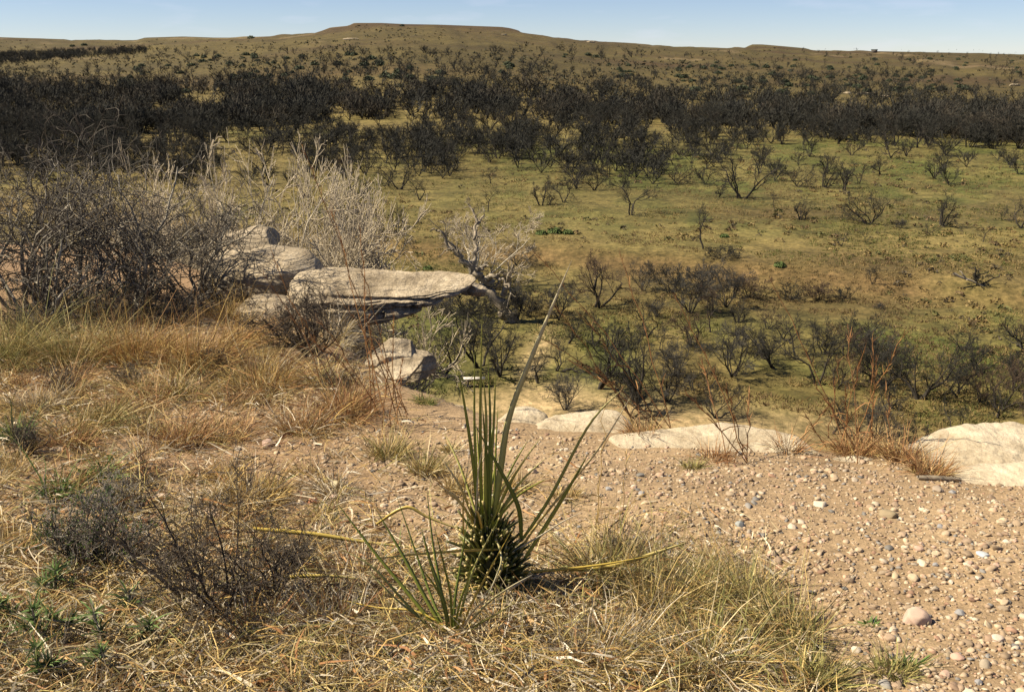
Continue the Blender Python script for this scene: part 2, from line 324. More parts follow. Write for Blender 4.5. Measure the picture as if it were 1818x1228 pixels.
# ------------------------------------------------------------------ sandstone rocks
def rock(name, ctrl, label, material=M_rock, nu=72, nv=56, amp=.06, strata=.10, sfreq=9.0, p=2.6, seed=0, ends=(.30,.30), cuts=10, cutd=(.62,.9), crack=.0, grp=None, tilt=0.0):
    """ctrl: list of (centre xyz, half depth, half height) along the rock"""
    C = np.array([q[0] for q in ctrl], float); D = np.array([q[1] for q in ctrl], float); H = np.array([q[2] for q in ctrl], float)
    k = np.linspace(0, 1, len(C)); u = np.linspace(0, 1, nu)
    us = u
    ctr = np.stack([np.interp(us, k, C[:,i]) for i in range(3)], 1); hd = np.interp(us, k, D); hh = np.interp(us, k, H)
    ker = np.exp(-np.linspace(-2,2,13)**2); ker /= ker.sum()
    sm = lambda a: np.convolve(np.pad(a, 6, 'edge'), ker, 'valid')
    hd = sm(hd); hh = sm(hh); ctr = np.stack([sm(ctr[:,i]) for i in range(3)], 1)
    cap = np.ones(nu)
    e0, e1 = ends
    if e0: m = u < e0; cap[m] *= np.sqrt(np.clip(1-((e0-u[m])/e0)**2.4, 0, 1))
    if e1: m = u > 1-e1; cap[m] *= np.sqrt(np.clip(1-((u[m]-1+e1)/e1)**2.4, 0, 1))
    ax = nz(np.gradient(ctr, axis=0)); sidev = nz(np.cross(ax, np.array([0,0,1.]))); upv = np.cross(sidev, ax)
    a = np.arange(nv)*2*math.pi/nv
    ca = np.sign(np.cos(a))*np.abs(np.cos(a))**(2/p); sa = np.sign(np.sin(a))*np.abs(np.sin(a))**(2/p)
    sx = ca[None,:]*(hd*cap)[:,None]; sy = sa[None,:]*(hh*cap)[:,None]
    P = ctr[:,None,:] + sidev[:,None,:]*sx[...,None] + upv[:,None,:]*(sy + tilt*sx)[...,None]
    x, y, z = P[...,0], P[...,1], P[...,2]; s = float(np.mean(hh)); sc = 1.0/max(s, .05)
    n = fbm(x*sc*.55+z*sc*.8+seed, y*sc*.55-z*sc*.6, 100+seed, 5)
    zz = (z + .05*x + .04*s*fbm(x*sc, y*sc, 140+seed, 3))*sfreq/ max(s, .05) * .25
    led = vnoise(zz*1.0, np.zeros_like(zz)+seed, 160+seed) + .5*vnoise(zz*2.7, np.zeros_like(zz)+seed+9, 161+seed)
    led = (sstep(.35,1.05,led)-.5)
    side_w = np.abs(ca)[None,:]
    disp = amp*1.6*n + strata*led*side_w
    if crack:
        zc = (z + .10*s*fbm(x*sc*.5, y*sc*.5, 170+seed, 3) + .06*(x-ctr[0,0]))/max(s,.05)
        for cz, cw, cd in ((.62,.022,.5),(.45,.035,.6),(.28,.02,.5),(.12,.045,1.0),(-.08,.02,.5),(-.25,.03,.7),(-.55,.05,.9)):
            brk = sstep(.30,.5,vnoise(x*sc*.6, np.zeros_like(x)+cz*10, 175+seed))
            disp = disp - crack*cd*brk*np.exp(-((zc-(ctr[:,2]/max(s,.05))[:,None]-cz)/cw)**2)*(.4+.6*side_w)
    rad = P - ctr[:,None,:]
    P = ctr[:,None,:] + rad*(1+disp[...,None])
    if cuts:
        rc = np.random.default_rng(900+seed); mid = P.reshape(-1,3).mean(0); ext = np.abs(P.reshape(-1,3)-mid).max(0)+1e-6
        Q = (P-mid)/ext
        for i in range(cuts):
            nn = nz(rc.normal(size=3)*[1,1,.55]); sup = (Q@nn).max(); dd_ = sup*(cutd[0]+(cutd[1]-cutd[0])*rc.random())
            ov = np.clip(Q@nn-dd_, 0, None); Q = Q - (ov*.93)[...,None]*nn
        P = Q*ext+mid
        n2 = fbm(P[...,0]*sc*2.2+P[...,2]*sc*2.5, P[...,1]*sc*2.2-P[...,2]*sc*1.9, 190+seed, 4); P = P + (P-ctr[:,None,:])*(.05*n2*min(1,amp*14))[...,None]
    V = P.reshape(-1,3); idx = np.arange(nu*nv).reshape(nu,nv); nx = np.roll(idx,-1,1)
    q = np.stack([idx[:-1], nx[:-1], nx[1:], idx[1:]],-1).reshape(-1,4)
    base = V.mean(0); me = make_mesh(name, V-base, [q[:, ::-1]], None, True)
    o = link(name, me, mat=material, loc=base)
    tag(o, label, 'rock', grp); return o
def P3(px, py, Y): return at_y(px, py, Y)
# group by the overhang
def span(pts): return [(P3(a,b,Y), d, h) for a,b,Y,d,h in pts]
rock('boulder', span([(345,530,10.3,.42,.15),(400,505,10.4,.5,.26),(470,490,10.4,.55,.30),(530,492,10.3,.5,.27),(590,508,10.2,.35,.15)]), 'big rounded sandstone boulder left of the overhanging ledge', amp=.05, strata=.05, seed=1, p=2.5, cuts=7, cutd=(.8,.94), nu=110, nv=80)
rock('boulder', span([(385,592,9.3,.40,.10),(450,576,9.3,.5,.25),(520,574,9.3,.5,.26),(610,590,9.3,.4,.18)]), 'low pale sandstone block under the big rounded boulder', amp=.05, strata=.12, seed=2, cuts=9, crack=.12, nu=100, nv=70)
rock('flat_rock', span([(395,424,12.2,.40,.06),(440,420,12.2,.5,.10),(502,420,12.2,.42,.10)]), 'small flat sandstone slab topmost behind the big boulder', amp=.05, strata=.14, seed=3, ends=(.15,.1), p=4, cuts=9)
rock('boulder', span([(370,462,11.9,.36,.14),(430,458,11.9,.42,.16),(480,460,11.9,.30,.14)]), 'recessed sandstone block in shade beneath the topmost flat slab', amp=.06, strata=.1, seed=33)
rock('overhanging_rock', span([(510,548,9.5,.30,.19),(590,532,9.6,.32,.165),(650,525,9.65,.31,.135),(710,518,9.7,.28,.105),(770,509,9.75,.22,.066),(815,502,9.75,.14,.035),(846,497,9.75,.06,.014)]), 'long layered sandstone ledge jutting out to a thin point over the valley', amp=.06, strata=.24, sfreq=14, seed=4, p=3.6, nu=200, nv=130, ends=(.1,.05), tilt=-.38, cuts=4, cutd=(.9,.97), crack=.36)
rock('flat_rock', span([(590,500,9.95,.12,.03),(650,500,10.0,.16,.035),(735,497,10.0,.10,.02)]), 'second thin stone layer on the back of the overhanging ledge', amp=.06, strata=.1, seed=55, ends=(.1,.1), p=4, cuts=8)
rock('flat_rock', span([(565,488,10.25,.12,.03),(610,486,10.3,.18,.05),(675,489,10.3,.10,.03)]), 'thin flat stone strip lying on top of the overhanging ledge', amp=.06, strata=.1, seed=5, ends=(.1,.1), p=4, cuts=8)
rock('rock_lump', span([(800,514,10.0,.12,.05),(838,510,10.0,.17,.08),(872,518,10.0,.10,.05)]), 'small pale sandstone lump just past the tip of the overhanging ledge', amp=.1, strata=.06, seed=6, cuts=9)
rock('boulder', span([(560,600,9.5,.35,.2),(620,600,9.6,.36,.2),(665,606,9.6,.25,.14)]), 'dark shaded sandstone block beneath the overhanging ledge', amp=.09, strata=.16, seed=7, cuts=12)
rock('boulder', span([(640,640,6.85,.18,.05),(695,632,6.85,.22,.08),(742,634,6.85,.15,.045)]), 'upper pale cobble-shaped sandstone block of the leaning pair below the ledge', amp=.08, strata=.14, seed=8, p=3.6, cuts=14, ends=(.14,.14), crack=.14, tilt=-.2)
rock('boulder', span([(650,668,6.62,.20,.05),(705,660,6.65,.26,.065),(760,652,6.65,.17,.035)]), 'lower pale sandstone block of the leaning pair below the ledge', amp=.09, strata=.2, seed=9, p=3.6, cuts=14, ends=(.14,.14), crack=.16, tilt=-.15)
rock('boulder', span([(715,662,7.1,.20,.09),(738,652,7.2,.22,.12),(775,640,7.25,.14,.07)]), 'dark jagged sandstone block behind the leaning pair', amp=.12, strata=.2, seed=10, cuts=16, ends=(.15,.15))
rock('boulder', span([(670,702,6.75,.10,.12),(705,704,6.8,.13,.13),(742,706,6.85,.10,.10)]), 'dark undercut sandstone block below the leaning pair', amp=.12, strata=.2, seed=11, cuts=16, ends=(.15,.15))
rock('boulder', span([(720,728,6.35,.12,.06),(785,734,6.15,.14,.06),(850,748,5.9,.10,.035)]), 'dark shaded sandstone block at the cliff edge left of the yucca', amp=.12, strata=.14, seed=12, cuts=16, ends=(.15,.15))
# slabs along the edge to the right
def slab(pts, label, seed, **k): 
    a = dict(material=M_slab, amp=.05, strata=.05, p=2.8, seed=seed, nu=90, nv=52, ends=(.2,.2), tilt=-.22, cuts=8, cutd=(.78,.94), crack=.05); a.update(k)
    return rock('flat_rock', span(pts), label, **a)
slab([(880,770,5.35,.16,.04),(925,766,5.4,.24,.06),(970,772,5.35,.14,.04)], 'smallest pale flat rock slab at the edge right of the yucca leaves', 13)
slab([(930,802,5.12,.18,.05),(1000,793,5.2,.30,.08),(1055,790,5.2,.32,.085),(1120,804,5.1,.17,.05)], 'pale smooth rock slab at the edge behind the long yucca leaf', 14)
slab([(1065,810,4.9,.18,.045),(1180,815,4.95,.30,.075),(1280,817,4.9,.32,.08),(1380,823,4.85,.31,.072),(1500,833,4.75,.18,.045)], 'longest pale flat rock slab along the cliff edge', 15)
slab([(1440,852,4.62,.14,.035),(1530,856,4.6,.2,.05),(1630,866,4.55,.14,.035)], 'low pale slab between the longest slab and the rock dome', 19)
slab([(1600,880,4.5,.28,.04),(1690,872,4.55,.44,.105),(1770,862,4.6,.54,.135),(1870,864,4.6,.54,.135),(1990,875,4.6,.3,.1)], 'large smooth pale rock dome at the right end of the edge', 16, nu=150, nv=96, p=2.5, cutd=(.84,.96), tilt=-.15)
slab([(1650,930,4.15,.22,.04),(1770,924,4.15,.38,.07),(1880,926,4.1,.44,.08),(2000,934,4.05,.3,.05)], 'pale flat bedrock sheet in front of the rock dome', 17, amp=.04)
slab([(1700,990,3.76,.06,.02),(1780,986,3.74,.18,.045),(1860,986,3.72,.26,.055),(1980,995,3.6,.18,.04)], 'low pale bedrock patch at the right edge below the bedrock sheet', 18, amp=.04)

# ------------------------------------------------------------------ bare trees
def place_part(name, V, F, C, parent, m, smooth=True):
    return link(name, make_mesh(name, V, F, C, smooth), parent, m)
def tree_mesh(seed, h, stems=3, spread=.55, dense=1.0, twr=.007, crook=.22, r0=.10, up=.05, tall=1.0, n1=6, n2=5, t1=.22, squeeze=1.0):
    r = np.random.default_rng(seed)
    a = r.random()*6.3 + np.arange(stems)*6.283/stems + r.normal(size=stems)*.3
    lean = spread*(.55+.6*r.random(stems)); lean[0] *= .5
    d = np.stack([np.cos(a)*lean, np.sin(a)*lean, np.ones(stems)*tall], 1)
    L = h*.78*(.75+.35*r.random(stems))
    P0 = chain(r.normal(size=(stems,3))*[.07,.07,0] - [0,0,.15], d, L, 8, crook, .06, r)
    R0 = (r0*(.65+.5*r.random(stems)))[:,None]*np.linspace(1,.28,8)[None]
    P1, R1 = sprout(P0, R0, n1, .58, .75, 6, crook, up, r, t1, .62)
    P2, R2 = sprout(P1, R1, n2, .55, .7, 5, .2, up, r, .2, .6)
    R2 = np.maximum(R2, twr*1.2)
    P3_, R3 = sprout(P2, R2, max(2,int(5*dense)), .62, .6, 4, .16, up*1.2, r, .1, .7)
    R3 = np.maximum(R3, twr)*np.linspace(1,.6,4)[None]
    P4, R4 = sprout(P3_, R3, 3, .85, .55, 2, .1, up, r, .2, .8)
    R4 = np.full_like(R4, twr*.8)
    zmax = max(P4[...,2].max(), P3_[...,2].max()); k = np.array([squeeze, squeeze, 1.0])*h/zmax
    tr = merge([tubes(P0*k, R0, 6), tubes(P1*k, R1, 4)])
    cr = merge([tubes(P2*k, R2, 3), tubes(P3_*k, R3, 3), tubes(P4*k, R4, 3)])
    return tr, cr
def tree_proto(tr, cr, mt, mc, nm):
    a = make_mesh(nm+'_trunk', tr[0], tr[1], None, True); a.materials.append(mt)
    b = make_mesh(nm+'_crown', cr[0], cr[1], None, True); b.materials.append(mc)
    return a, b
def put_tree(name, proto, loc, k, rz, label, cat='tree', group=None, kz=None):
    e = link(name, None, loc=loc); e.rotation_euler = (0,0,rz); e.scale = (k, k, kz or k)
    link('trunk', proto[0], e); link('crown', proto[1], e)
    return tag(e, label, cat, group)
HP = 4.0
protos = []
for i in range(9):
    p = dict(stems=[3,4,2,3,5,3,1,4,2][i], spread=[.7,.9,.5,.6,.95,.8,.3,.6,.75][i], dense=[1,1,1.2,1.4,1,.8,1.2,1.5,.7][i], crook=[.25,.2,.3,.22,.25,.32,.25,.2,.36][i])
    tr, cr = tree_mesh(200+i, HP, twr=.0085, r0=.11, **p); protos.append(tree_proto(tr, cr, M_bark, M_twig, 'mesquite_%d' % i))
bushp = []
for i in range(4):
    tr, cr = tree_mesh(240+i, 2.0, stems=8, spread=1.1, dense=.8, twr=.0085, r0=.03, crook=.2); bushp.append(tree_proto(tr, cr, M_bark, [M_twig, M_dusk, M_redtwig, M_twig][i], 'brush_%d' % i))
trR, crR = tree_mesh(260, HP, stems=4, spread=.9, dense=1.2, twr=.008, r0=.09); red_p = tree_proto(trR, crR, M_bark, M_redtwig, 'reddish_tree')
trG, crG = tree_mesh(261, HP, stems=6, spread=.8, dense=1.0, twr=.009, r0=.06); grey_p = tree_proto(trG, crG, M_bark, M_dusk, 'grey_tree')

HAND = [ # px, py base, height px, proto, label
 (1315,352,88,0,'tall leafless tree with a forked trunk, largest on the upper green meadow'),
 (1120,382,72,2,'slim bare tree with thin crossed stems alone in mid meadow'),
 (1250,442,80,6,'single-stemmed bare tree growing beside the low dark thicket'),
 (1422,390,48,1,'low wide bare tree on the meadow between the forked tree and two bushy trees'),
 (1545,398,60,4,'bare tree with a dark shadowed patch at its foot on the meadow'),
 (1672,400,66,1,'fan-shaped bare tree with many straight limbs at right of the meadow'),
 (1652,418,30,5,'crooked low bare tree just left of the fan-shaped tree'),
 (1415,331,38,4,'small spiky bare tree on the brightest green grass'),
 (1376,372,32,6,'small narrow bare tree just left of the low wide tree'),
 (1277,350,30,3,'small pale twiggy tree left of the tall forked tree'),
 (1525,326,42,2,'dark leaning bare tree near the top of the meadow'),
 (1562,310,40,3,'dark bushy tree among others at the top right of the meadow'),
 (1780,390,34,5,'crooked bare tree lying low near the right edge of the meadow'),
 (1812,405,62,8,'dark bare tree cut by the right edge of the picture on the meadow'),
 (1745,430,34,6,'thin lone sapling at the right of the meadow'),
 (1493,437,30,8,'tiny crooked bare tree below the meadow trees'),
 (1537,432,26,6,'tiny thin sapling in the brown grass below the meadow'),
 (1200,325,38,4,'low spreading dark bare tree at the left end of the green meadow'),
 (1105,333,40,3,'dark rounded bare tree on the meadow above the slim tree'),
 (1055,338,36,7,'twiggy grey-brown tree on the meadow left of the rounded one'),
 (1002,360,52,2,'bare tree with a clear single trunk, right one of a meadow pair'),
 (962,365,56,1,'bare tree with outspread limbs, left one of a meadow pair'),
 (866,376,46,6,'bare tree rising behind the pale dead-looking tree by the ledge'),
 (745,356,46,8,'bare dark tree above the small slab of the overhang'),
 (702,403,46,1,'fan-like bare tree in dry grass above the overhanging ledge'),
 (648,423,42,0,'bare tree just left of the fan-like one above the ledge'),
 (645,356,38,3,'small bare tree in dry grass above and left of the ledge'),
 (606,305,50,7,'dark shrubby tree standing at the left of the tan clearing'),
 (690,330,30,4,'low spreading bare tree in the tan grass left of the meadow'),
 (870,326,34,2,'small leaning bare tree left of the meadow pair'),
 (1062,545,100,'R','big reddish-brown bare tree with a broad round crown'),
 (1225,555,95,'G','dense grey bare thicket tree right of the big reddish tree'),
 (1290,545,90,'G','dense dusky bare tree at the right end of the grey thicket'),
 (1310,572,52,1,'small forked bare tree just below the grey thicket'),
 (1262,590,62,6,'narrow bare tree with upright stems below the grey thicket'),
 (1392,602,66,5,'twisted bare tree with dark stubs beside the long low hedge'),
 (1300,668,112,'G','large pale-grey twiggy tree in the lower middle of the valley'),
 (1260,690,60,8,'thin leaning bare trunk left of the large pale-grey tree'),
 (1228,692,58,5,'burnt-looking crooked double stump with few twigs'),
 (1372,655,75,3,'bare brushy tree close right of the large pale-grey tree'),
 (1452,682,108,2,'upright dark bare tree with yellowish grass at its foot'),
 (1632,708,108,7,'round-crowned bare tree in the lower right valley'),
 (1700,700,70,4,'low twiggy tree right of the round-crowned one'),
 (1798,692,75,0,'bare forked tree near the right edge in the lower valley'),
 (1815,625,95,5,'gnarled crooked dark tree leaning in at the right edge'),
 (1770,742,56,8,'small crooked bare tree above the rock dome'),
 (1695,772,68,2,'slender bare tree right behind the rock dome'),
 (1630,790,60,1,'spiky bare tree behind the left end of the rock dome'),
 (1555,780,88,'G','grey bushy tree behind the tall brown grass at the edge'),
 (1270,742,66,4,'low brown bare bush-like tree behind the longest slab'),
 (1130,722,150,1,'tallest many-stemmed bare tree near the cliff foot'),
 (1065,690,135,3,'dark full-crowned bare tree left of the tallest near tree'),
 (1150,600,70,8,'bare tree with bent dark limbs below the big reddish tree'),
 (990,658,84,5,'bare dark tree seen through the tall yucca leaf tip'),
 (955,680,70,8,'crooked thin bare tree right behind the long yucca leaf'),
 (887,668,96,7,'bushy bare tree right of the bench'),
 (848,652,110,0,'bare tree with spreading limbs above the bench'),
 (788,668,104,4,'bare tree fanning out beside the dark jagged rocks'),
 (915,570,75,'G','dusky bare shrub-tree behind the fallen dead trunk'),
 (780,575,66,'G','dark grey twiggy tree under the tip of the overhanging ledge'),
 (1180,640,64,2,'small dark bare tree between two larger near trees'),
 (1010,610,58,3,'bare tree in shade below the big reddish tree'),
 (1480,770,60,3,'small brushy bare tree behind the brown tufts on the edge'),
]
hp = hit_far([h[0] for h in HAND], [h[1] for h in HAND])
for (px,py,hpx,pr,lab), p in zip(HAND, hp):
    H = hpx*mpp(p); P = red_p if pr == 'R' else grey_p if pr == 'G' else protos[pr]
    put_tree('bare_tree', P, p, H/HP, rng.random()*6.28, lab, 'tree', 'bare trees on the valley floor')
# trees that nothing tells apart: three belts
def scatter(n, px0, px1, py0, py1, w=None, seed=1):
    r = np.random.default_rng(seed); out = []
    while len(out) < n:
        a = px0+(px1-px0)*r.random(); b = py0+(py1-py0)*r.random()
        if w is None or r.random() < w(a, b): out.append((a,b))
    return np.array(out)
def free(a, b): return min(abs(a-h[0])*.8+abs(b-h[1])*2 for h in HAND) > 26
clear = lambda a,b: (0.0 if not free(a,b) else (1.0 if vnoise(a*.012, b*.03, 301) > .42 else .25)*(1 if b < 300 else .55))
def clear2(a,b):
    m = clear(a,b)
    if a > 1150 and b > 262: m *= .25
    if a < 560 and b > 300: m = 0
    return m
S1 = scatter(112, -20, 1830, 250, 345, clear2, 11); H1 = hit_far(S1[:,0], S1[:,1])
for p in H1:
    k = (2.4+2.0*rng.random())/HP
    put_tree('bare_tree', protos[rng.integers(9)], p, k, rng.random()*6.28, 'small dark bare tree scattered in the grass below the dense tree belt', 'tree', 'bare trees thinning out below the belt')
def belt_lo(a): return np.interp(a, [-200,0,300,520,700,1000,1300,1500,1818,2000], [262,258,250,235,225,232,240,252,268,268])
def belt_hi(a): return np.interp(a, [-200,0,300,520,700,1000,1300,1500,1818,2000], [148,150,152,150,165,165,175,180,190,190])
S2 = scatter(68, -40, 1860, 205, 265, lambda a,b: 1.0 if belt_lo(a)-24 < b < belt_lo(a)+6 else 0, 12); H2 = hit_far(S2[:,0], S2[:,1])
for p in H2:
    k = (4.2+2.2*rng.random())/HP
    put_tree('bare_tree', protos[rng.integers(9)], p, k, rng.random()*6.28, 'dark bare tree along the near rim of the dense tree belt', 'tree', 'bare trees in the front of the belt')
S0 = scatter(57, 770, 1840, 470, 745, lambda a,b: (1.0 if (a < 1420 or b > 600) else .12)*(1 if vnoise(a*.01,b*.015,309) > .38 else .2)*(1 if free(a,b) else 0)*(0 if b > 650 and a < 1000 else 1), 18); H0 = hit_far(S0[:,0], S0[:,1])
for i,p in enumerate(H0):
    k = (1.3+1.7*rng.random())/HP
    put_tree('bare_tree', [grey_p, red_p][i%2] if i%3 == 0 else protos[rng.integers(9)], p, k, rng.random()*6.28, 'smaller dark bare tree in the scrubby ground below the creek bank', 'tree', 'smaller bare trees below the creek bank')
# the rest of the belt reads as one dark wood
def lowtree(seed, far=False):
    r = np.random.default_rng(seed)
    a = r.random(4)*6.28; d = np.stack([np.cos(a)*.6, np.sin(a)*.6, np.ones(4)],1)
    P0 = chain(np.zeros((4,3)), d, np.full(4,.7), 4, .2, .05, r); R0 = np.full((4,4), .018)*np.linspace(1,.4,4)
    P1, R1 = sprout(P0, R0, 5 if far else 7, .7, .8, 3, .2, .08, r, .25, .6); R1 = np.maximum(R1, .007)
    P2, R2 = sprout(P1, R1, 4 if far else 5, .75, .6, 2, .1, .1, r, .2, .6); R2 = np.full_like(R2, .0042)
    def rib(P, w):
        n = len(P); d = P[:,-1]-P[:,0]; sd = nz(np.cross(d, r.normal(size=(n,3))))*w
        return np.stack([P[:,0]-sd, P[:,0]+sd, P[:,-1]],1).reshape(-1,3), [np.arange(3*n).reshape(-1,3)], None
    t0 = tubes(P0,R0,3); q = t0[1][0]; t0 = (t0[0], [np.concatenate([q[:,[0,1,2]], q[:,[0,2,3]]])], None)
    V, F, C = merge([rib(P0, .035), rib(P1, .018), rib(P2, .016)] if far else [t0, rib(P1, .014), rib(P2, .0085), rib(P2+r.normal(size=P2.shape)*.03, .0085)])
    return V/np.array([1,1,V[:,2].max()]), F[0]
LT = [lowtree(400+i) for i in range(6)]; LTF = [lowtree(420+i, True) for i in range(6)]
def wood(name, pts, hts, m, label):
    Vs=[]; Fs=[]; n=0
    for p,h in zip(pts,hts):
        V,F = (LT if p[1] < 205 else LTF)[rng.integers(6)]; a = rng.random()*6.28; ca,sa = math.cos(a)*h, math.sin(a)*h
        Vs.append(np.stack([V[:,0]*ca-V[:,1]*sa, V[:,0]*sa+V[:,1]*ca, V[:,2]*h],1)+p); Fs.append(F+n); n += len(V)
    o = link(name, make_mesh(name, np.concatenate(Vs), [np.concatenate(Fs)]), mat=m); tag(o, label, kind='stuff'); return o
S3 = scatter(2900, -150, 1980, 140, 262, lambda a,b: (.35+.65*sstep(0,25,b-belt_hi(a)))*(.10 if vnoise(a*.018,b*.05,305)+.3*vnoise(a*.06,b*.15,306) < (.56 if 480 < a < 1250 else .42) else 1) if belt_hi(a) < b < belt_lo(a)-14 else 0, 13)
H3 = hit_far(S3[:,0], S3[:,1]); hv = 2.0+2.2*rng.random(len(H3))+2.6*vnoise(S3[:,0]*.02, S3[:,1]*.06, 341); sel = (vnoise(S3[:,0]*.03, S3[:,1]*.09, 343)+.5*(rng.random(len(H3))-.5))
wood('tree_belt', H3[sel<.62], hv[sel<.62], M_twig, 'dense dark belt of bare trees across the valley')
wood('brown_tree_belt', H3[sel>=.62], hv[sel>=.62], M_belt, 'browner bare trees mixed into the dense belt')
S3b = scatter(680, -60, 1900, 222, 330, lambda a,b: free(a,b)*(1 if a < 1200 or b < 262 else .25)*(1.0 if vnoise(a*.012, b*.03, 301) > .42 else .2)*np.interp(b,[222,300,330],[1,.5,.25]), 19)
H3b = hit_far(S3b[:,0], S3b[:,1]); wood('scattered_wood', H3b, 2.2+2.2*rng.random(len(H3b)), M_twig, 'many small bare trees thickening towards the belt')
S4 = scatter(1600, -100, 1900, 88, 190, lambda a,b: (1.0 if b > 130 else .45)*(1.0 if vnoise(a*.01,b*.04,307) > .5 else .2) if b < belt_hi(a)+14 else 0, 14)
S4 = np.concatenate([S4, scatter(800, -60, 260, 88, 114, lambda a,b: 1.0 if abs(b-(106-.06*a)) < 8-a*.012 else .0, 15)])
H4 = hit_far(S4[:,0], S4[:,1]); wood('hillside_wood', H4, (1.8+2.2*rng.random(len(H4))), M_twig, 'far bare trees dotted over the hillside beyond the belt')

# evergreen shrubs dotting the hills
def shrub_mesh(seed, n=260, col=(.045,.055,.03), flat=.62):
    r = np.random.default_rng(seed); d = nz(r.normal(size=(n,3))); d[:,2] = np.abs(d[:,2])*.9+.02
    rad = (.55+.45*r.random(n))*(1+.3*fbm(d[:,0]*2+seed, d[:,1]*2, seed, 2)); P = d*rad[:,None]*[1,1,flat*1.5]
    s = .13+.10*r.random(n); u = nz(r.normal(size=(n,3))); v = nz(np.cross(u, d+r.normal(size=(n,3))*.5))
    V = np.stack([P+u*s[:,None], P-u*s[:,None]*.5+v*s[:,None]*.7, P-u*s[:,None]*.5-v*s[:,None]*.7],1).reshape(-1,3)
    C = np.repeat(np.array(col)*(.7+.7*r.random(n))[:,None], 3, 0)
    st = tubes(chain(np.zeros((3,3)), r.normal(size=(3,3))*[.5,.5,0]+[0,0,1], np.full(3,.6), 3, .2, 0, r), np.full((3,3), .03), 3)
    return (V, [np.arange(3*n).reshape(-1,3)], C), st
shr = []
for i in range(5):
    fo, st = shrub_mesh(500+i); a = make_mesh('shrub_foliage', fo[0], fo[1], fo[2]); a.materials.append(M_shrub)
    b = make_mesh('shrub_stem', st[0], st[1], None); b.materials.append(M_bark); shr.append((a,b))
def put_shrub(p, w, k, label, group=None, name='evergreen_shrub'):
    e = link(name, None, loc=p); e.scale = (w,w,w*.9); e.rotation_euler = (0,0,rng.random()*6.28)
    link('foliage', shr[k%5][0], e); link('stem', shr[k%5][1], e); return tag(e, label, 'shrub', group)
def hillw(a,b):
    m = 1.0 if vnoise(a*.009, b*.05, 311) > .55 else .12
    if 1180 < a < 1640 and 115 < b < 150: m = 1
    if 230 < a < 620 and 100 < b < 125: m = max(m, .7)
    return m
S5 = scatter(210, 200, 1818, 98, 168, hillw, 16); H5 = hit_far(S5[:,0], S5[:,1])
for i,p in enumerate(H5): put_shrub(p, 1.0+1.3*rng.random(), i, 'round dark evergreen shrub dotted on the brown hillside', 'shrubs on the hillside')
for i,(a,b,w,lab) in enumerate([(446,66,3.2,'lone dark round shrub on the skyline left of the mesa'),(149,78,2.6,'dark shrub on the far left ridge'),(714,44,2.0,'small dark shrub on top of the large mesa'),(128,80,2.2,'smaller dark shrub left of another on the far left ridge')]):
    p = hit_far([a],[b+3])[0]; put_shrub(p, w, i, lab)
fo, st = shrub_mesh(531, 420, (.075,.105,.030), .5); a = make_mesh('bush_foliage', fo[0], fo[1], fo[2]); a.materials.append(M_shrub); b = make_mesh('bush_stem', st[0], st[1]); b.materials.append(M_bark); shr5 = shr; 
for (px,py,wpx,lab) in [(962,416,11,'leftmost green bush of the trio under the meadow pair of trees'),(985,414,14,'middle green bush of the trio under the meadow pair of trees'),(1008,415,11,'rightmost green bush of the trio under the meadow pair of trees'),(1385,472,11,'small bright green bush right of the grey thicket'),(1286,421,9,'tiny green bush beside the single-stemmed bare tree'),(760,478,9,'dark green bush just above the overhanging ledge')]:
    p = hit_far([px],[py])[0]; w = wpx*mpp(p); e = link('green_bush', None, loc=p); e.scale=(w,w,w); e.rotation_euler=(0,0,rng.random()*6)
    link('foliage', a, e); link('stem', b, e); tag(e, lab, 'bush', 'green bushes in the valley')
def put_brush(px, py, wpx, hpx, k, lab, name='bare_thicket'):
    p = hit_far([px],[py])[0]; m = mpp(p); e = put_tree(name, bushp[k], p, wpx*m/3.4, rng.random()*6, lab, 'thicket', 'bare thickets in the valley', hpx*m/2.0); return e
for q in [(1282,458,74,28,3,'low dark dense thicket at the foot of the single-stemmed tree'),(1400,532,70,32,0,'left part of the long low dark hedge of brush'),(1450,532,80,34,2,'middle part of the long low reddish hedge of brush'),(1498,532,50,26,0,'right end of the long low dark hedge of brush'),(1562,549,28,14,1,'small grey bush in the pale grass right of the hedge'),
          (1190,520,90,56,0,'dark bare brush left in the grey thicket'),(1250,512,90,56,1,'bluish-grey bare brush in the middle of the thicket'),(1330,528,90,46,2,'brownish bare brush at the right of the grey thicket'),(1230,620,44,20,3,'small dark round bush below the grey thicket'),(830,560,150,60,0,'wide dark brush under the tip of the ledge'),(930,555,90,50,3,'dark brush heaped behind the fallen dead trunk'),(600,300,70,26,2,'rusty low brush at left of the tan clearing'),(1600,405,30,20,1,'small grey brush left of the fan-shaped tree'),(640,410,50,30,1,'grey brush left of the fan-like tree above the ledge')]:
    put_brush(*q)

r9 = np.random.default_rng(55)
S6 = scatter(3800, -150, 1980, 42, 180, lambda a,b: (.25+.75*(vnoise(a*.014,b*.06,321) > .5))*(1 if b > 95 else .75) if b > np.interp(a,SKY[:,0],SKY[:,1])+4 else 0, 17); H6 = hit_far(S6[:,0], S6[:,1])
n = len(H6); K = 10; c_ = np.repeat(H6,K,0); w_ = np.repeat(.45+.9*r9.random(n)**2,K); d_ = nz(r9.normal(size=(n*K,3))); d_[:,2] = np.abs(d_[:,2])
P_ = c_+d_*w_[:,None]*.7; u_ = nz(r9.normal(size=(n*K,3)))*w_[:,None]*.4; v_ = nz(r9.normal(size=(n*K,3)))*w_[:,None]*.4
V = np.stack([P_+u_,P_-u_*.5+v_,P_-u_*.5-v_],1).reshape(-1,3); C = np.repeat(np.array([.048,.046,.026])*(.6+.9*np.repeat(r9.random((n,1)),K,0)),3,0)
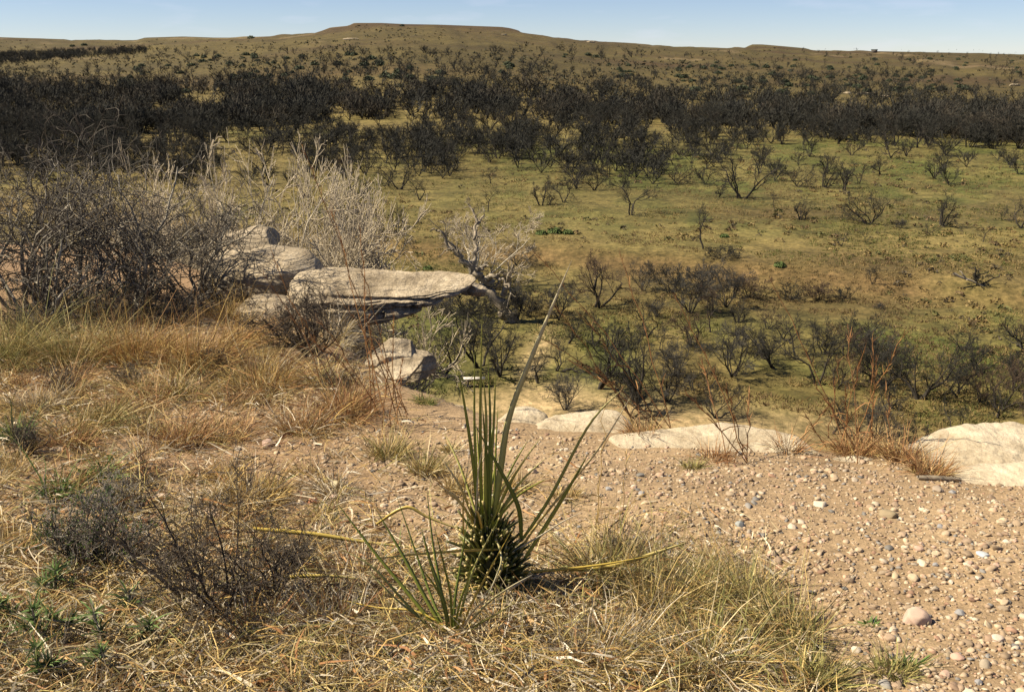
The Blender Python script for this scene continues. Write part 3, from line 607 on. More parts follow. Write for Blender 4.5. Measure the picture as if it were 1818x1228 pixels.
tag(link('hillside_scrub', make_mesh('hillside_scrub', V, [np.arange(3*n*K).reshape(-1,3)], C), mat=M_shrub), 'small scrub speckling the brown hillsides', kind='stuff')
# ------------------------------------------------------------------ little things far off
def box(w, d, h):
    v = np.array([(x,y,z) for x in (-w/2,w/2) for y in (-d/2,d/2) for z in (0,h)], float)
    return v, [np.array([(0,1,3,2),(4,6,7,5),(0,4,5,1),(2,3,7,6),(0,2,6,4),(1,5,7,3)])]
def far_rock(px, py, wpx, hpx, label, seed):
    p = hit_far([px],[py])[0]; m = mpp(p); w = wpx*m/2; h = hpx*m/2
    return rock('rock_outcrop', [(p+[-w,0,0],h*.8,h*.7),(p+[-w*.3,-h*.3,h*.3],h*1.6,h),(p+[w*.4,0,h*.2],h*1.4,h*.9),(p+[w,h*.2,0],h*.7,h*.5)], label, M_rock, 26, 18, .16, .25, seed=seed, grp='rock outcrops on the hillside')
for q in [(1535,168,36,7,'largest pale rock outcrop on the right hillside',601),(1572,172,22,6,'short pale outcrop right of the largest hillside outcrop',602),(1596,176,14,6,'small pale boulder at the right end of the hillside outcrops',603),(1505,166,20,5,'thin pale outcrop left of the largest hillside outcrop',604),(1800,152,26,6,'pale rock ledge on the hillside near the right edge',605),(1050,76,20,5,'small pale rock knob on the skyline right of the mesa',606),(625,70,36,4,'pale bare scar of rock on the flank of the mesa',607),(895,62,14,3,'pale rocky spot under the right end of the mesa',608)]:
    far_rock(*q)
# hut on the right skyline
p = hit_far([1552],[94])[0]; m = mpp(p); hut = link('hut', None, loc=p); hut.scale = (m,m,m); tag(hut, 'tiny dark flat-roofed hut on the right skyline', 'hut')
M_hut = mat('hut_wall', (.10,.09,.08)); M_hutr = mat('hut_roof', (.07,.10,.10))
v,f = box(9,6,5); link('wall', make_mesh('hut_wall', v, f), hut, M_hut); v,f = box(10,7,1); link('roof', make_mesh('hut_roof', v+[0,0,5], f), hut, M_hutr)
# bench by the path
p = hit_far([842],[686])[0]; m = mpp(p); bench = link('bench', None, loc=p); bench.rotation_euler = (0,0,.06); tag(bench, 'pale plank bench on the sandy ground beside the path', 'bench')
M_plank = mat('bench_plank', (.62,.57,.50), noise=[(6,4,.8,1.1,W1)]); M_post = mat('bench_post', (.10,.075,.055))
W = 38*m
v,f = box(W, .34, .06); link('seat', make_mesh('bench_seat', v+[0,0,.46], f), bench, M_plank)
for s in (-1,1):
    v,f = box(.12, .28, .5); link('leg', make_mesh('bench_leg', v+[s*W*.30,0,-.04], f), bench, M_post)

# ------------------------------------------------------------------ grass tufts far below: uncounted ground cover
r2 = np.random.default_rng(77)
N = 72000
ty = 44*np.exp(r2.random(N)*math.log(230/44)); tx = (r2.random(N)*2-1)*ty*.62
keep = (vnoise(tx*.12, ty*.12, 351)+.5*vnoise(tx*.5, ty*.5, 352) > .60) & (ty+2.5*fbm(tx*.06,ty*.045,62,4)+.30*np.abs(tx-3)**1.15 > 54) & (vnoise(tx*.3,ty*.3,354)*1.1 > .25)
tx, ty = tx[keep], ty[keep]; N = len(tx); base = np.stack([tx, ty, height(tx, ty)], 1)
K = 5; b = np.repeat(base, K, 0); h = np.repeat(.10+.30*r2.random(N)**2, K)
b = b + r2.normal(size=b.shape)*[.14,.14,0]
dirs = nz(r2.normal(size=b.shape)*[.6,.6,.2]+[0,0,1])
tone = np.repeat(vnoise(tx*.08, ty*.08, 353)+.35*(r2.random(N)-.5), K)[:,None]
cc = np.where(tone > .66, np.array([.10,.105,.028]), np.where(tone > .34, np.array([.21,.15,.06]), np.array([.135,.09,.042])))*(.7+.6*r2.random((len(b),1)))
V,F,C = ribbons(b, dirs, h*.9, .06, np.zeros_like(b), cc, 1, r=r2)
tag(link('valley_grass', make_mesh('valley_grass', V, F, C), mat=M_blade), 'rough tussocky grass covering the valley floor', kind='stuff')

N = 5200; cy = 46*np.exp(r2.random(N)*math.log(220/46)); cx = (r2.random(N)*2-1)*cy*.62
k = (vnoise(cx*.05,cy*.05,355)+.3*vnoise(cx*.3,cy*.3,356) > .62) & (cy > 56); cx, cy = cx[k], cy[k]; N = len(cx); c_ = np.stack([cx,cy,height(cx,cy)],1); K = 22
w_ = np.repeat(.18+.45*r2.random(N)**2,K); d_ = nz(r2.normal(size=(N*K,3))); d_[:,2] = np.abs(d_[:,2])*.7; P_ = np.repeat(c_,K,0)+d_*w_[:,None]*.8
u_ = nz(r2.normal(size=(N*K,3)))*w_[:,None]*.26; v_ = nz(r2.normal(size=(N*K,3)))*w_[:,None]*.26
pal = np.array([(.17,.115,.045),(.12,.08,.04),(.085,.085,.03),(.20,.145,.06),(.075,.06,.04)])[r2.integers(5,size=N)]
tag(link('valley_scrub', make_mesh('valley_scrub', np.stack([P_+u_,P_-u_*.5+v_,P_-u_*.5-v_],1).reshape(-1,3), [np.arange(3*N*K).reshape(-1,3)], np.repeat(np.repeat(pal,K,0)*(.7+.6*r2.random((N*K,1))),3,0)), mat=M_shrub), 'low dry weeds and scrub speckling the valley floor', kind='stuff')
# ------------------------------------------------------------------ gravel and cobbles on the clifftop
def ico():
    t = (1+5**.5)/2
    v = nz(np.array([(-1,t,0),(1,t,0),(-1,-t,0),(1,-t,0),(0,-1,t),(0,1,t),(0,-1,-t),(0,1,-t),(t,0,-1),(t,0,1),(-t,0,-1),(-t,0,1)], float))
    f = np.array([(0,11,5),(0,5,1),(0,1,7),(0,7,10),(0,10,11),(1,5,9),(5,11,4),(11,10,2),(10,7,6),(7,1,8),(3,9,4),(3,4,2),(3,2,6),(3,6,8),(3,8,9),(4,9,5),(2,4,11),(6,2,10),(8,6,7),(9,8,1)])
    return v, f
def subd(v, f):
    e = {}; v = [tuple(q) for q in v]; out = []
    def mid(a,b):
        k = (min(a,b),max(a,b))
        if k not in e: m = np.array(v[a])+np.array(v[b]); m /= np.linalg.norm(m); e[k] = len(v); v.append(tuple(m))
        return e[k]
    for a,b,c in f:
        x,y,z = mid(a,b),mid(b,c),mid(c,a); out += [(a,x,z),(b,y,x),(c,z,y),(x,y,z)]
    return np.array(v), np.array(out)
IO = (np.array([(1,0,0),(-1,0,0),(0,1,0),(0,-1,0),(0,0,1),(0,0,-1)], float), np.array([(0,2,4),(2,1,4),(1,3,4),(3,0,4),(2,0,5),(1,2,5),(3,1,5),(0,3,5)])); I0 = ico(); I1 = subd(*I0); I2 = subd(*I1); I3 = subd(*I2)
STONE = np.array([(.54,.41,.28),(.62,.51,.38),(.44,.32,.21),(.36,.26,.18),(.50,.34,.23),(.27,.25,.23),(.40,.24,.16),(.58,.48,.37),(.50,.39,.26)])
def scol(n, r): return STONE[r.choice(9, n, p=[.2,.08,.19,.13,.13,.06,.05,.04,.12])]*(.5+.42*r.random((n,1)))
def stones(base, size, I, r, flat=.6):
    n = len(base); v, f = I; q = r.normal(size=(n,3)); 
    sc = np.stack([size*(.8+.5*r.random(n)), size*(.6+.4*r.random(n)), size*flat*(.6+.6*r.random(n))],1)
    lump = 1+.22*r.normal(size=(n,len(v),1)) if len(v) < 20 else 1+.16*r.normal(size=(n,len(v),1))
    P = v[None]*lump*sc[:,None,:]; a = r.random(n)*6.28; ca,sa = np.cos(a)[:,None],np.sin(a)[:,None]
    tl = r.normal(size=(n,2))*.25
    X = P[...,0]*ca-P[...,1]*sa; Y = P[...,0]*sa+P[...,1]*ca; Z = P[...,2]+X*tl[:,:1]+Y*tl[:,1:]
    V = np.stack([X,Y,Z],-1)+base[:,None,:]
    F = f[None]+(np.arange(n)*len(v))[:,None,None]
    return V.reshape(-1,3), [F.reshape(-1,3)], np.repeat(scol(n,r), len(v), 0)
def on_ground(x, y): return np.stack([x,y,near_h(x,y)],-1)
def world_pts(n, r, ymax=8.5):
    y = 1.5*np.exp(r.random(n)*math.log(ymax/1.5)); x = (r.random(n)*2-1)*(y*.60+.3)
    return x, y
r3 = np.random.default_rng(78)
def grav_w(x, y):   # share of ground covered by stones: wide field at right, a patch left of the yucca
    w = .48+.80*sstep(-.1,.9,x) + .6*np.exp(-(((x+.75)/.55)**2+((y-4.0)/.8)**2)) + .35*np.exp(-(((x+.2)/.6)**2+((y-5.0)/.6)**2))
    w = w*(.45+.9*vnoise(x*2.2, y*2.2, 361))*(.6+.6*vnoise(x*.7,y*.7,362))
    w = np.where(y < 3.2, w*(.65+.2*(y-2.2)), w)
    return np.where(y > edge_y(x)-.05, 0, w)
GP = []
for n, s0, s1, I in [(38000,.0045,.010,IO),(22000,.007,.014,I0),(4400,.010,.020,I1)]:
    x, y = world_pts(n, r3); k = r3.random(n) < grav_w(x, y); x, y = x[k], y[k]
    s = s0+(s1-s0)*r3.random(len(x))**1.6; p = on_ground(x, y); p[:,2] += s*.08
    GP.append(stones(p, s, I, r3))
V,F,C = merge(GP)
tag(link('gravel', make_mesh('gravel', V, F, C, False), mat=M_stone), 'tan and pinkish gravel strewn over the clifftop', kind='stuff')
# single cobbles
cobs = []
for i in range(7):
    rr = np.random.default_rng(620+i); v, f = I3; n = fbm(v[:,0]*1.2+v[:,2]+i, v[:,1]*1.2-v[:,2]*.7, 630+i, 3)
    P = v*(1+.28*n[:,None])*np.array([1, .72+.2*rr.random(), .5+.25*rr.random()]); P[:,2] = np.maximum(P[:,2], -.45)
    for _ in range(9):
        nn = nz(rr.normal(size=3)*[1,1,.8]); dd_ = (P@nn).max()*(.72+.2*rr.random()); P = P-(np.clip(P@nn-dd_,0,None)*.85)[:,None]*nn
    cobs.append((P, f))
def cobble(p, s, k, col, label, group=None, rz=None, squash=None):
    P, f = cobs[k%7]; key = 'cobble_%d_%d_%d' % (k%7, round(col[0]*1000), round(col[1]*1000))
    me = bpy.data.meshes.get(key)
    if me is None: me = make_mesh(key, P, [f], np.repeat(np.array([col]), len(P), 0), True); me.materials.append(M_stone)
    o = link('cobble', me, loc=p); o.scale = (s,s,s*(squash or 1)); o.rotation_euler = (0,0,rng.random()*6.28 if rz is None else rz)
    return tag(o, label, 'stone', group)
HC = [(1625,1103,25,0,(.47,.34,.265),'large round pinkish cobble alone on the sand at lower right',1.35),(557,893,13,3,(.42,.17,.10),'smooth brick-red stone in the gravel left of the yucca',1),(592,885,11,2,(.50,.36,.28),'pinkish stone touching the brick-red stone',1),(597,862,14,1,(.40,.34,.22),'flat olive stone just behind the brick-red stone',1),
 (307,1168,21,4,(.36,.30,.22),'two-toned grey-brown cobble among dead leaves at lower left',1.2),(1577,916,18,5,(.27,.21,.13),'dark brown oval stone in the right gravel field',.8),(1137,845,9,2,(.15,.14,.13),'small dark round stone near the left of the gravel field',1),(1312,933,10,6,(.27,.28,.27),'bluish-grey angular stone in the middle of the gravel field',1.2),
 (1455,897,14,1,(.54,.46,.36),'pale flat white stone in the gravel field',.7),(945,838,9,0,(.50,.38,.27),'round tan stone in the gravel right of the yucca bundle',1.1),(1513,1184,18,3,(.40,.32,.22),'half-hidden tan stone under the grass at the lower right',.9),(380,915,28,5,(.52,.38,.28),'large flat pinkish stone behind the dark thorny shrub',.5),
 (285,885,16,1,(.56,.43,.33),'pale pink stone left of the dark thorny shrub',.8),(100,802,18,2,(.54,.42,.30),'pale rounded stone in the left grass',.7),(200,765,12,4,(.44,.32,.21),'tan flat stone behind the left grass tufts',.6),(1700,1167,13,6,(.46,.30,.23),'reddish oval stone at lower right near the round cobble',.8),(1770,1135,13,0,(.55,.44,.35),'two-coloured pale stone right of the round cobble',.8),(475,790,16,3,(.40,.28,.22),'mauve-brown stone in front of the dry brown tuft',.8),
 (75,1040,20,5,(.56,.42,.32),'pale block-like stone beside the green leafy plant',.8),(870,790,10,6,(.62,.52,.41),'whitish stone left of the yucca bundle',.6),(1745,985,13,2,(.44,.46,.48),'pale blue-grey flat stone by the bedrock patch',.5),(1665,870,12,5,(.30,.24,.18),'dark stone at the foot of the rock dome',.7),(540,1040,22,1,(.50,.36,.26),'flat pinkish slab-like stone left of the small yucca',.4),(1395,1010,9,0,(.55,.42,.28),'yellowish rounded stone right of the big grass clump',1)]
for px,py,rp,k,col,lab,sq in HC:
    p = hit_near(np.array(px), np.array(py)); s = rp*mpp(p); p = p+[0,0,s*.12]; cobble(p, s, k, col, lab, 'cobbles on the clifftop', squash=sq)
CL = [((.44,.34,.23),'tan','tan rounded stones'),((.52,.44,.35),'pale','pale stones'),((.36,.26,.18),'brown','brown stones'),((.26,.25,.25),'dark grey','dark grey stones'),((.42,.29,.22),'pinkish','pinkish stones')]
x, y = world_pts(3000, r3, 5.2); w = grav_w(x,y)*np.where(y > 2.5, 1, .5); k = (r3.random(3000) < w*.5); x, y = x[k][:240], y[k][:240]
pp = on_ground(x, y)
for i in range(len(pp)):
    s = .010+.013*r3.random()**2; col, nm, gr = CL[[0,0,1,2,2,3,4,4][r3.integers(8)]]
    cobble(pp[i]+[0,0,s*.15], s, int(r3.integers(7)), col, 'small %s stone lying in the clifftop gravel' % nm, gr+' in the clifftop gravel')

# ------------------------------------------------------------------ grass on the clifftop
STRAW = np.array([(.50,.36,.14),(.42,.28,.10),(.55,.42,.20),(.34,.22,.09),(.60,.49,.29)])
GOLD = np.array([(.50,.34,.11),(.44,.29,.10),(.55,.40,.16),(.36,.23,.09)])
RUST = np.array([(.34,.17,.07),(.42,.23,.10),(.27,.13,.06),(.48,.31,.15)])
OLIVE = np.array([(.26,.24,.08),(.33,.28,.10),(.42,.33,.13),(.20,.20,.07)])
PALE = np.array([(.56,.48,.36),(.62,.55,.44),(.48,.40,.28),(.40,.33,.24)])
GREEN = np.array([(.11,.19,.045),(.15,.22,.06),(.09,.15,.04),(.20,.24,.07)])
def pick(pal, n, r): return pal[r.integers(len(pal), size=n)]*(.32+.93*r.random((n,1))**.8)
def tuft_geo(p, rad, h, n, pal, r, lean=(0,0), w=.003, splay=.8, droop=.6, segs=3):
    a = r.random(n)*6.283; q = rad*np.sqrt(r.random(n))*.55
    b = p + np.stack([np.cos(a)*q, np.sin(a)*q, np.zeros(n)],1); b[:,2] = near_h(b[:,0], b[:,1])-.005
    out = np.stack([np.cos(a), np.sin(a), np.zeros(n)],1)
    sp = splay*(.25+.9*r.random(n))*(.3+q/(rad*.55+1e-6))
    d = nz(out*sp[:,None] + np.array([lean[0],lean[1],0]) + np.array([0,0,1.]) + r.normal(size=(n,3))*.38)
    L = h*(.25+.65*r.random(n)+.6*(r.random(n) < .10)); bend = (out*.35*r.random((n,1)) + np.array([lean[0],lean[1],-1.])*(droop*1.5*r.random((n,1))))*.7 + r.normal(size=(n,3))*.16
    return ribbons(b, d, L, w*(.6+.8*r.random(n)), bend, pick(pal,n,r), segs, .085, r)
def tuft(px, py, rpx, hpx, n, pal, label, lean=(0,0), w=.003, group=None, name='grass_tuft', splay=.8, droop=.6, seed=None):
    r = np.random.default_rng(int(px*7+py*13) if seed is None else seed)
    p = hit_near(np.array(float(px)), np.array(float(py))); m = mpp(p)
    V,F,C = tuft_geo(p, rpx*m, hpx*m*1.15, int(n*2.0), pal, r, lean, w, splay, droop)
    o = link(name, make_mesh(name, V-p, F, C), mat=M_blade, loc=p)
    return tag(o, label, 'grass', group)
G1 = 'dry grass tufts on the clifftop'
MIX1 = np.concatenate([STRAW, OLIVE]); MIX2 = np.concatenate([GOLD, RUST[:2]]); MIX3 = np.concatenate([PALE, STRAW[:2]]); DK = np.concatenate([RUST, STRAW[:1]])
for q in [
 (820,1085,60,50,150,MIX3,'pale dry grass hiding the left foot of the yucca stump',(0,0)),
 (925,1085,70,60,200,MIX1,'dry grass hiding the right foot of the yucca stump',(.1,0)),
 (1085,1030,95,130,420,MIX1,'wispy dry tuft directly right of the yucca stump',(.1,.1)),
 (1190,1075,130,130,650,MIX1,'largest tangled dry grass clump right of the yucca',(.25,.1)),
 (1310,1075,100,125,520,MIX1,'olive-gold grass clump leaning right beside the gravel field',(-.45,.2)),
 (1395,1130,85,120,420,MIX1,'rightmost big olive grass clump at the gravel margin',(-.35,.2)),
 (1250,1185,140,120,600,MIX1,'broad dry grass clump at the bottom right of centre',(0,.1)),
 (1080,1170,130,110,520,MIX3,'pale matted grass clump in front of the yucca stump',(.2,0)),
 (1440,1215,80,100,320,OLIVE,'olive grass clump at the bottom below the gravel field',(.1,.2)),
 (1585,1195,60,60,170,OLIVE,'short green-gold tuft left below the round cobble',(.1,.1)),
 (690,812,50,75,260,MIX1,'tan tuft in the gravel left of the yucca bundle',(.05,0)),
 (755,838,48,60,240,MIX1,'dry tuft just right of the tan tuft by the gravel',(.1,0)),
 (815,872,45,65,240,STRAW,'dry tuft close left of the yucca bundle',(.2,0)),
 (915,868,40,50,180,STRAW,'small dry tuft right of the yucca bundle',(.1,0)),
 (800,800,28,28,110,MIX1,'little yellow-green tuft behind the yucca bundle',(0,0)),
 (455,890,75,75,420,GOLD,'round golden grass clump behind the dark thorny shrub',(0,0)),
 (400,850,45,45,200,GOLD,'small golden tuft left of the round golden clump',(0,0)),
 (325,790,70,80,420,DK,'dark reddish-brown tuft in the left middle',(.1,0)),
 (545,765,55,70,330,DK,'rusty brown tuft behind the gravel patch',(.1,0)),
 (615,735,60,95,330,DK,'feathery rusty tuft at the foot of the tall brown stems',(.1,0)),
 (430,610,55,95,360,MIX2,'leaning golden tuft in front of the low sandstone block',(.45,-.1)),
 (360,650,90,120,560,MIX2,'big golden-brown grass clump left of the sandstone block',(.35,-.1)),
 (250,640,100,120,560,MIX2,'broad tawny grass clump left of the golden-brown clump',(.2,0)),
 (130,640,100,130,560,MIX1,'tall olive-tan grass clump before the grey thicket at left',(-.1,0)),
 (20,640,90,140,520,OLIVE,'dark olive grass clump at the left edge',(.1,0)),
 (65,725,55,60,300,MIX3,'pale curly tuft with a dark heart at left',(0,0)),
 (190,745,50,65,260,MIX1,'greenish dry tuft right of the pale curly tuft',(.1,0)),
 (470,690,70,80,360,MIX2,'golden matted clump before the twiggy shrub',(.1,0)),
 (190,560,120,90,420,MIX1,'matted grass at the foot of the grey thicket',(.2,0)),
 (400,560,60,60,260,GOLD,'golden grass fringe below the big rounded boulder',(.2,0)),
 (640,1030,60,90,240,np.concatenate([RUST,PALE]),'rusty dry tuft behind the small yucca',(0,0)),
 (590,1110,80,100,360,np.concatenate([RUST,PALE]),'rusty broad-bladed tuft left of the small yucca',(-.1,0)),
 (450,1130,80,90,320,np.concatenate([RUST,PALE]),'dry brown tuft at the foot of the dark thorny shrub',(0,0)),
 (1005,880,40,35,120,STRAW,'small sparse tuft in gravel under the green yucca leaves',(.1,0)),
 (1230,830,30,28,110,OLIVE,'little green-grey tuft on the longest slab',(0,0)),
 (1270,815,45,50,110,RUST,'rusty tuft on the edge of the longest slab',(.1,0)),
 (1400,800,40,50,120,DK,'rusty tuft right along the longest slab',(.1,0)),
 (1650,840,55,60,260,DK,'brown fringe tuft against the rock dome',(.1,0)),
 (1600,815,50,65,240,DK,'brown tuft left of the rock dome',(0,0)),
 (1520,805,60,75,260,DK,'broad rusty tuft between the longest slab and the dome',(-.1,0)),
 (1140,775,45,60,170,DK,'rusty tuft on the edge right of the long yucca leaf',(-.15,0)),
 (755,715,28,32,120,np.concatenate([OLIVE,GREEN[:2]]),'short spiky green tuft in front of the dark rocks',(0,0)),
 ]:
    tuft(*q[:7], lean=q[7], group=G1)
for q in [(180,850,45,60,110,GREEN,'fresh green sprouts in the left grass'),(100,880,50,55,120,GREEN,'green sprouts left of the grey-green bush'),(25,780,40,70,130,GREEN,'dark green sprouts at the left edge'),(1545,1108,18,18,40,GREEN,'tiny green sprout left of the round cobble'),(60,985,35,45,70,GREEN,'green sprouts above the leafy plant'),(1610,1185,35,30,70,GREEN,'small green tuft below the round cobble'),(480,870,25,40,50,GREEN,'small green sprouts in the gravel patch'),(700,1000,30,40,50,GREEN,'scattered green blades behind the small yucca')]:
    tuft(*q[:7], w=.005, group='green sprouts on the clifftop')
r8 = np.random.default_rng(99)
TP = [(STRAW,'straw-coloured'),(MIX1,'olive-tan'),(MIX2,'golden-brown'),(MIX3,'pale bleached'),(DK,'rusty brown')]
for reg,(n_,x0,x1,y0,y1,ps) in {'on the grassy slope before the left thicket':(66,-60,640,575,790,(1,0,1,4,3)),'in the lower left foreground':(84,-40,600,770,1240,(0,3,1,4,3)),'among the dead leaves along the bottom':(46,430,1480,1090,1290,(3,0,3,1,4))}.items():
    for i in range(n_):
        a_, b_ = x0+(x1-x0)*r8.random(), y0+(y1-y0)*r8.random()
        if a_ > 1330 and b_ < 1180: continue
        if 560 < a_ and b_ < 700 and a_ > 600: continue
        pal, nm = TP[ps[r8.integers(5)]]; k_ = .6+.9*r8.random()
        tuft(a_, b_, 46*k_, (62 if y0 < 600 else 55)*k_, int((120 if y0 < 600 else 90)*k_), pal, 'small %s grass tuft %s' % (nm, reg), lean=(r8.normal()*.3, r8.normal()*.15), group='%s tufts %s' % (nm, reg), seed=9000+i*7+int(x0), splay=1.2, droop=.9)
# broad dead blades and litter
def poly_w(px, py):
    a = np.exp(-((px-700)/620)**2*.0)*(py > 900)*sstep(1480,1250,px-(py-1100)*.5)
    left = (px < 700)*(py > 560)*(.62+.38*sstep(820,640,py)+.4*sstep(900,1010,py))
    mid = .12*(px < 1050)
    grav = np.exp(-(((px-610)/150)**2+((py-860)/80)**2))
    soft = np.clip(.15+sstep(930,1060,py+.12*(900-np.abs(px-900))*0), 0, 1)
    return np.clip(np.maximum(a*soft, np.maximum(left, mid))*(1-.85*grav), 0, 1)
def litter(n, pal, L0, L1, w, up, droop, seed, lo=.3):
    r = np.random.default_rng(seed); px = -160+2000*r.random(n); py = 560+820*r.random(n)
    k = r.random(n) < poly_w(px,py)*(lo+(1-lo)*vnoise(px*.012,py*.016,seed)*1.3); px, py = px[k], py[k]
    b = hit_near(px, py); k = b[:,1] < edge_y(b[:,0])-.05; b = b[k]; n = len(b)
    a = r.random(n)*6.283; d = np.stack([np.cos(a), np.sin(a), up*r.random(n)],1); b[:,2] += .004+.06*r.random(n)**2
    return ribbons(b, d, L0+(L1-L0)*r.random(n)**1.5, w*(.5+r.random(n)), np.stack([r.normal(size=n)*.25, r.normal(size=n)*.25, -droop*r.random(n)-.15*up],1), pick(pal,n,r), 3, .08, r)
V,F,C = merge([litter(80000, np.concatenate([STRAW,PALE]), .03, .16, .0032, .7, .3, 801), litter(22000, np.concatenate([PALE,RUST]), .04, .15, .007, .6, .25, 802), litter(40000, np.concatenate([MIX1,GOLD]), .08, .28, .0026, 1.3, .5, 803, .15)])
tag(link('grass_litter', make_mesh('grass_litter', V, F, C), mat=M_blade), 'matted dead grass and leaf litter between the tufts', kind='stuff')

# tall dry stems with seed heads
def stems(name, label, px, py, tops, pal, m_, depth=None, w=.0030, seed=1, fuzz=26, spread=26):
    r = np.random.default_rng(seed); p0 = hit_near(np.array(float(px)), np.array(float(py))); Y0 = p0[1]
    e = link(name, None, loc=p0); tag(e, label, 'grass', 'tall dry grass stems')
    for (tx,ty) in tops:
        bp = p0 + np.array([r.normal()*spread*mpp(p0), r.normal()*.08, 0]); bp[2] = near_h(bp[0],bp[1])-.01
        tp = at_y(tx, ty, Y0 + r.normal()*.12); K = 9; t = np.linspace(0,1,K)[:,None]
        mid = (bp+tp)/2 + np.array([0,0,.08*np.linalg.norm(tp-bp)]); P = bp*(1-t)**2+2*mid*t*(1-t)+tp*t*t
        P[1:-1] += r.normal(size=(K-2,3))*.006
        col = pick(pal,1,r)
        a = tubes(P[None], (w*np.linspace(1,.5,K))[None], 4, col)
        n = fuzz; i = .45+.55*r.random(n); q = np.stack([np.interp(i, t[:,0], P[:,k]) for k in range(3)],1); dd = nz(tp-bp)
        f = ribbons(q, dd+r.normal(size=(n,3))*.25, .03+.05*r.random(n), .0035, np.zeros((n,3))+[0,0,-.1], pick(pal,n,r), 2, 0, r)
        nl = 3; i = .05+.3*r.random(nl); q = np.stack([np.interp(i, t[:,0], P[:,k]) for k in range(3)],1)
        g = ribbons(q, dd*.8+r.normal(size=(nl,3))*.6, .10+.14*r.random(nl), .006, np.zeros((nl,3))+[0,0,-.5], pick(pal,nl,r), 4, .05, r)
        V,F,C = merge([a,f,g]); link('stem', make_mesh('stem', V-p0, F, C), e, M_blade)
    return e
ST = np.array([(.30,.15,.06),(.38,.20,.08),(.25,.12,.05)])
stems('tall_grass','tallest reddish dry grass stems rising in front of the overhanging ledge',690,745,[(535,255),(585,370),(640,405),(640,480),(665,600),(600,520),(560,560)],ST,0,seed=21)
stems('tall_grass','tall rusty stems leaning left in front of the sandstone block',620,700,[(480,440),(520,540),(545,600),(460,480),(575,610),(500,630)],ST,0,seed=22)
stems('tall_grass','reddish stems at the right of the twiggy shrub',680,760,[(700,560),(655,560),(715,640),(690,640)],ST,0,seed=23)
stems('tall_grass','slanting rusty stems on the edge behind the long yucca leaf',1160,765,[(945,445),(1100,450),(985,545),(1010,640),(1060,655),(960,600),(1030,560)],ST,0,seed=24)
stems('tall_grass','few thin rusty stems on the edge at the middle of the longest slab',1320,820,[(1195,520),(1245,640),(1290,690),(1220,700),(1330,700)],ST,0,seed=25)
stems('tall_grass','upright rusty stems on the edge left of the rock dome',1545,800,[(1505,575),(1548,600),(1555,640),(1535,620),(1610,590),(1575,690),(1500,690)],ST,0,seed=26)
stems('tall_grass','short rusty stems right behind the longest slab',1480,800,[(1370,500),(1450,690),(1475,720),(1490,640),(1430,740)],ST,0,seed=27)
stems('tall_grass','thin pale stems in the gravel right of the yucca',1090,960,[(1075,720),(1110,800),(1060,830),(1150,870)],STRAW,0,seed=28,w=.002,fuzz=8)

# ------------------------------------------------------------------ clifftop shrubs
def shrub(name, label, px, py, hpx, wpx, stems_, mt, mc, seed, r0=.012, twr=.0016, crook=.28, up=.03, n1=6, n2=5, n3=4, group=None, leaf=None, Y=None, ang=.8, k1=.6):
    r = np.random.default_rng(seed); p = hit_near(np.array(float(px)), np.array(float(py))) if Y is None else at_y(px,py,Y)
    m = mpp(p); h = hpx*m; sp = wpx*m/2/h
    a = r.random(stems_)*6.283; ln = sp*(.15+.85*r.random(stems_)); d = np.stack([np.cos(a)*ln, np.sin(a)*ln*.8, np.full(stems_,.9)],1)
    b = np.stack([np.cos(a), np.sin(a), np.zeros(stems_)],1)*(.12*h*r.random((stems_,1)))
    P0 = chain(b-[0,0,.03], d, h*(.6+.55*r.random(stems_)), 8, crook*.7, .0, r); R0 = (r0*(.5+.7*r.random(stems_)))[:,None]*np.linspace(1,.3,8)[None]
    P1,R1 = sprout(P0,R0,n1,k1,ang,6,crook,up,r,.2,.65); P2,R2 = sprout(P1,R1,n2,.6,ang,4,crook*1.1,up,r,.15,.65); R2 = np.maximum(R2,twr)
    P3_,R3 = sprout(P2,R2,n3,.65,ang,3,crook,up,r,.1,.7); R3 = np.maximum(R3*.8,twr*.8)
    e = link(name, None, loc=p); tag(e, label, 'shrub', group)
    V,F,C = merge([tubes(P0,R0,6),tubes(P1,R1,5)]); link('stems' if 0 else 'branches', make_mesh('branches',V,F,None,True), e, mt)
    V,F,C = merge([tubes(P2,R2,3),tubes(P3_,R3,3)]); link('twigs', make_mesh('twigs',V,F,None,True), e, mc)['kind'] = 'stuff'
    if leaf:
        pal, n, L, w = leaf; i = r.integers(len(P3_), size=n); q = P3_[i, r.integers(3, size=n)]
        V,F,C = ribbons(q, r.normal(size=(n,3))*.6+[0,0,.7], L*(.6+.8*r.random(n)), w, np.zeros((n,3)), pick(pal,n,r), 2, 0, r); link('leaves', make_mesh('leaves',V,F,C), e, M_green)
    return e
GS = 'grey bare shrubs of the left thicket'
for q in [(40,545,285,300,9,31,'tallest grey bare shrub of the left thicket at the picture edge'),(150,535,270,300,9,32,'grey bare shrub with pale forked tops, second in the left thicket'),(255,525,235,300,10,33,'grey bare shrub in the middle of the left thicket'),(345,530,200,300,10,34,'grey bare shrub at the right end of the left thicket, touching the boulder'),(90,580,180,280,9,35,'lower grey bare shrub in front of the left thicket'),(240,572,150,260,9,36,'low tangled grey shrub in front of the thicket middle'),(-70,560,270,300,9,37,'grey bare shrub running out of the left picture edge')]:
    shrub('bare_shrub', q[6], q[0], q[1], q[2], q[3], q[4]+1, M_grey, M_brush, q[5], r0=.018, twr=.0034, n1=7, n2=5, n3=2, crook=.36, group=GS)
shrub('bare_shrub','dark low twiggy shrub in front of the overhanging ledge',555,628,120,230,14,M_thorn,M_thorn,41,r0=.009,twr=.0020,n1=7,n2=5,n3=4)
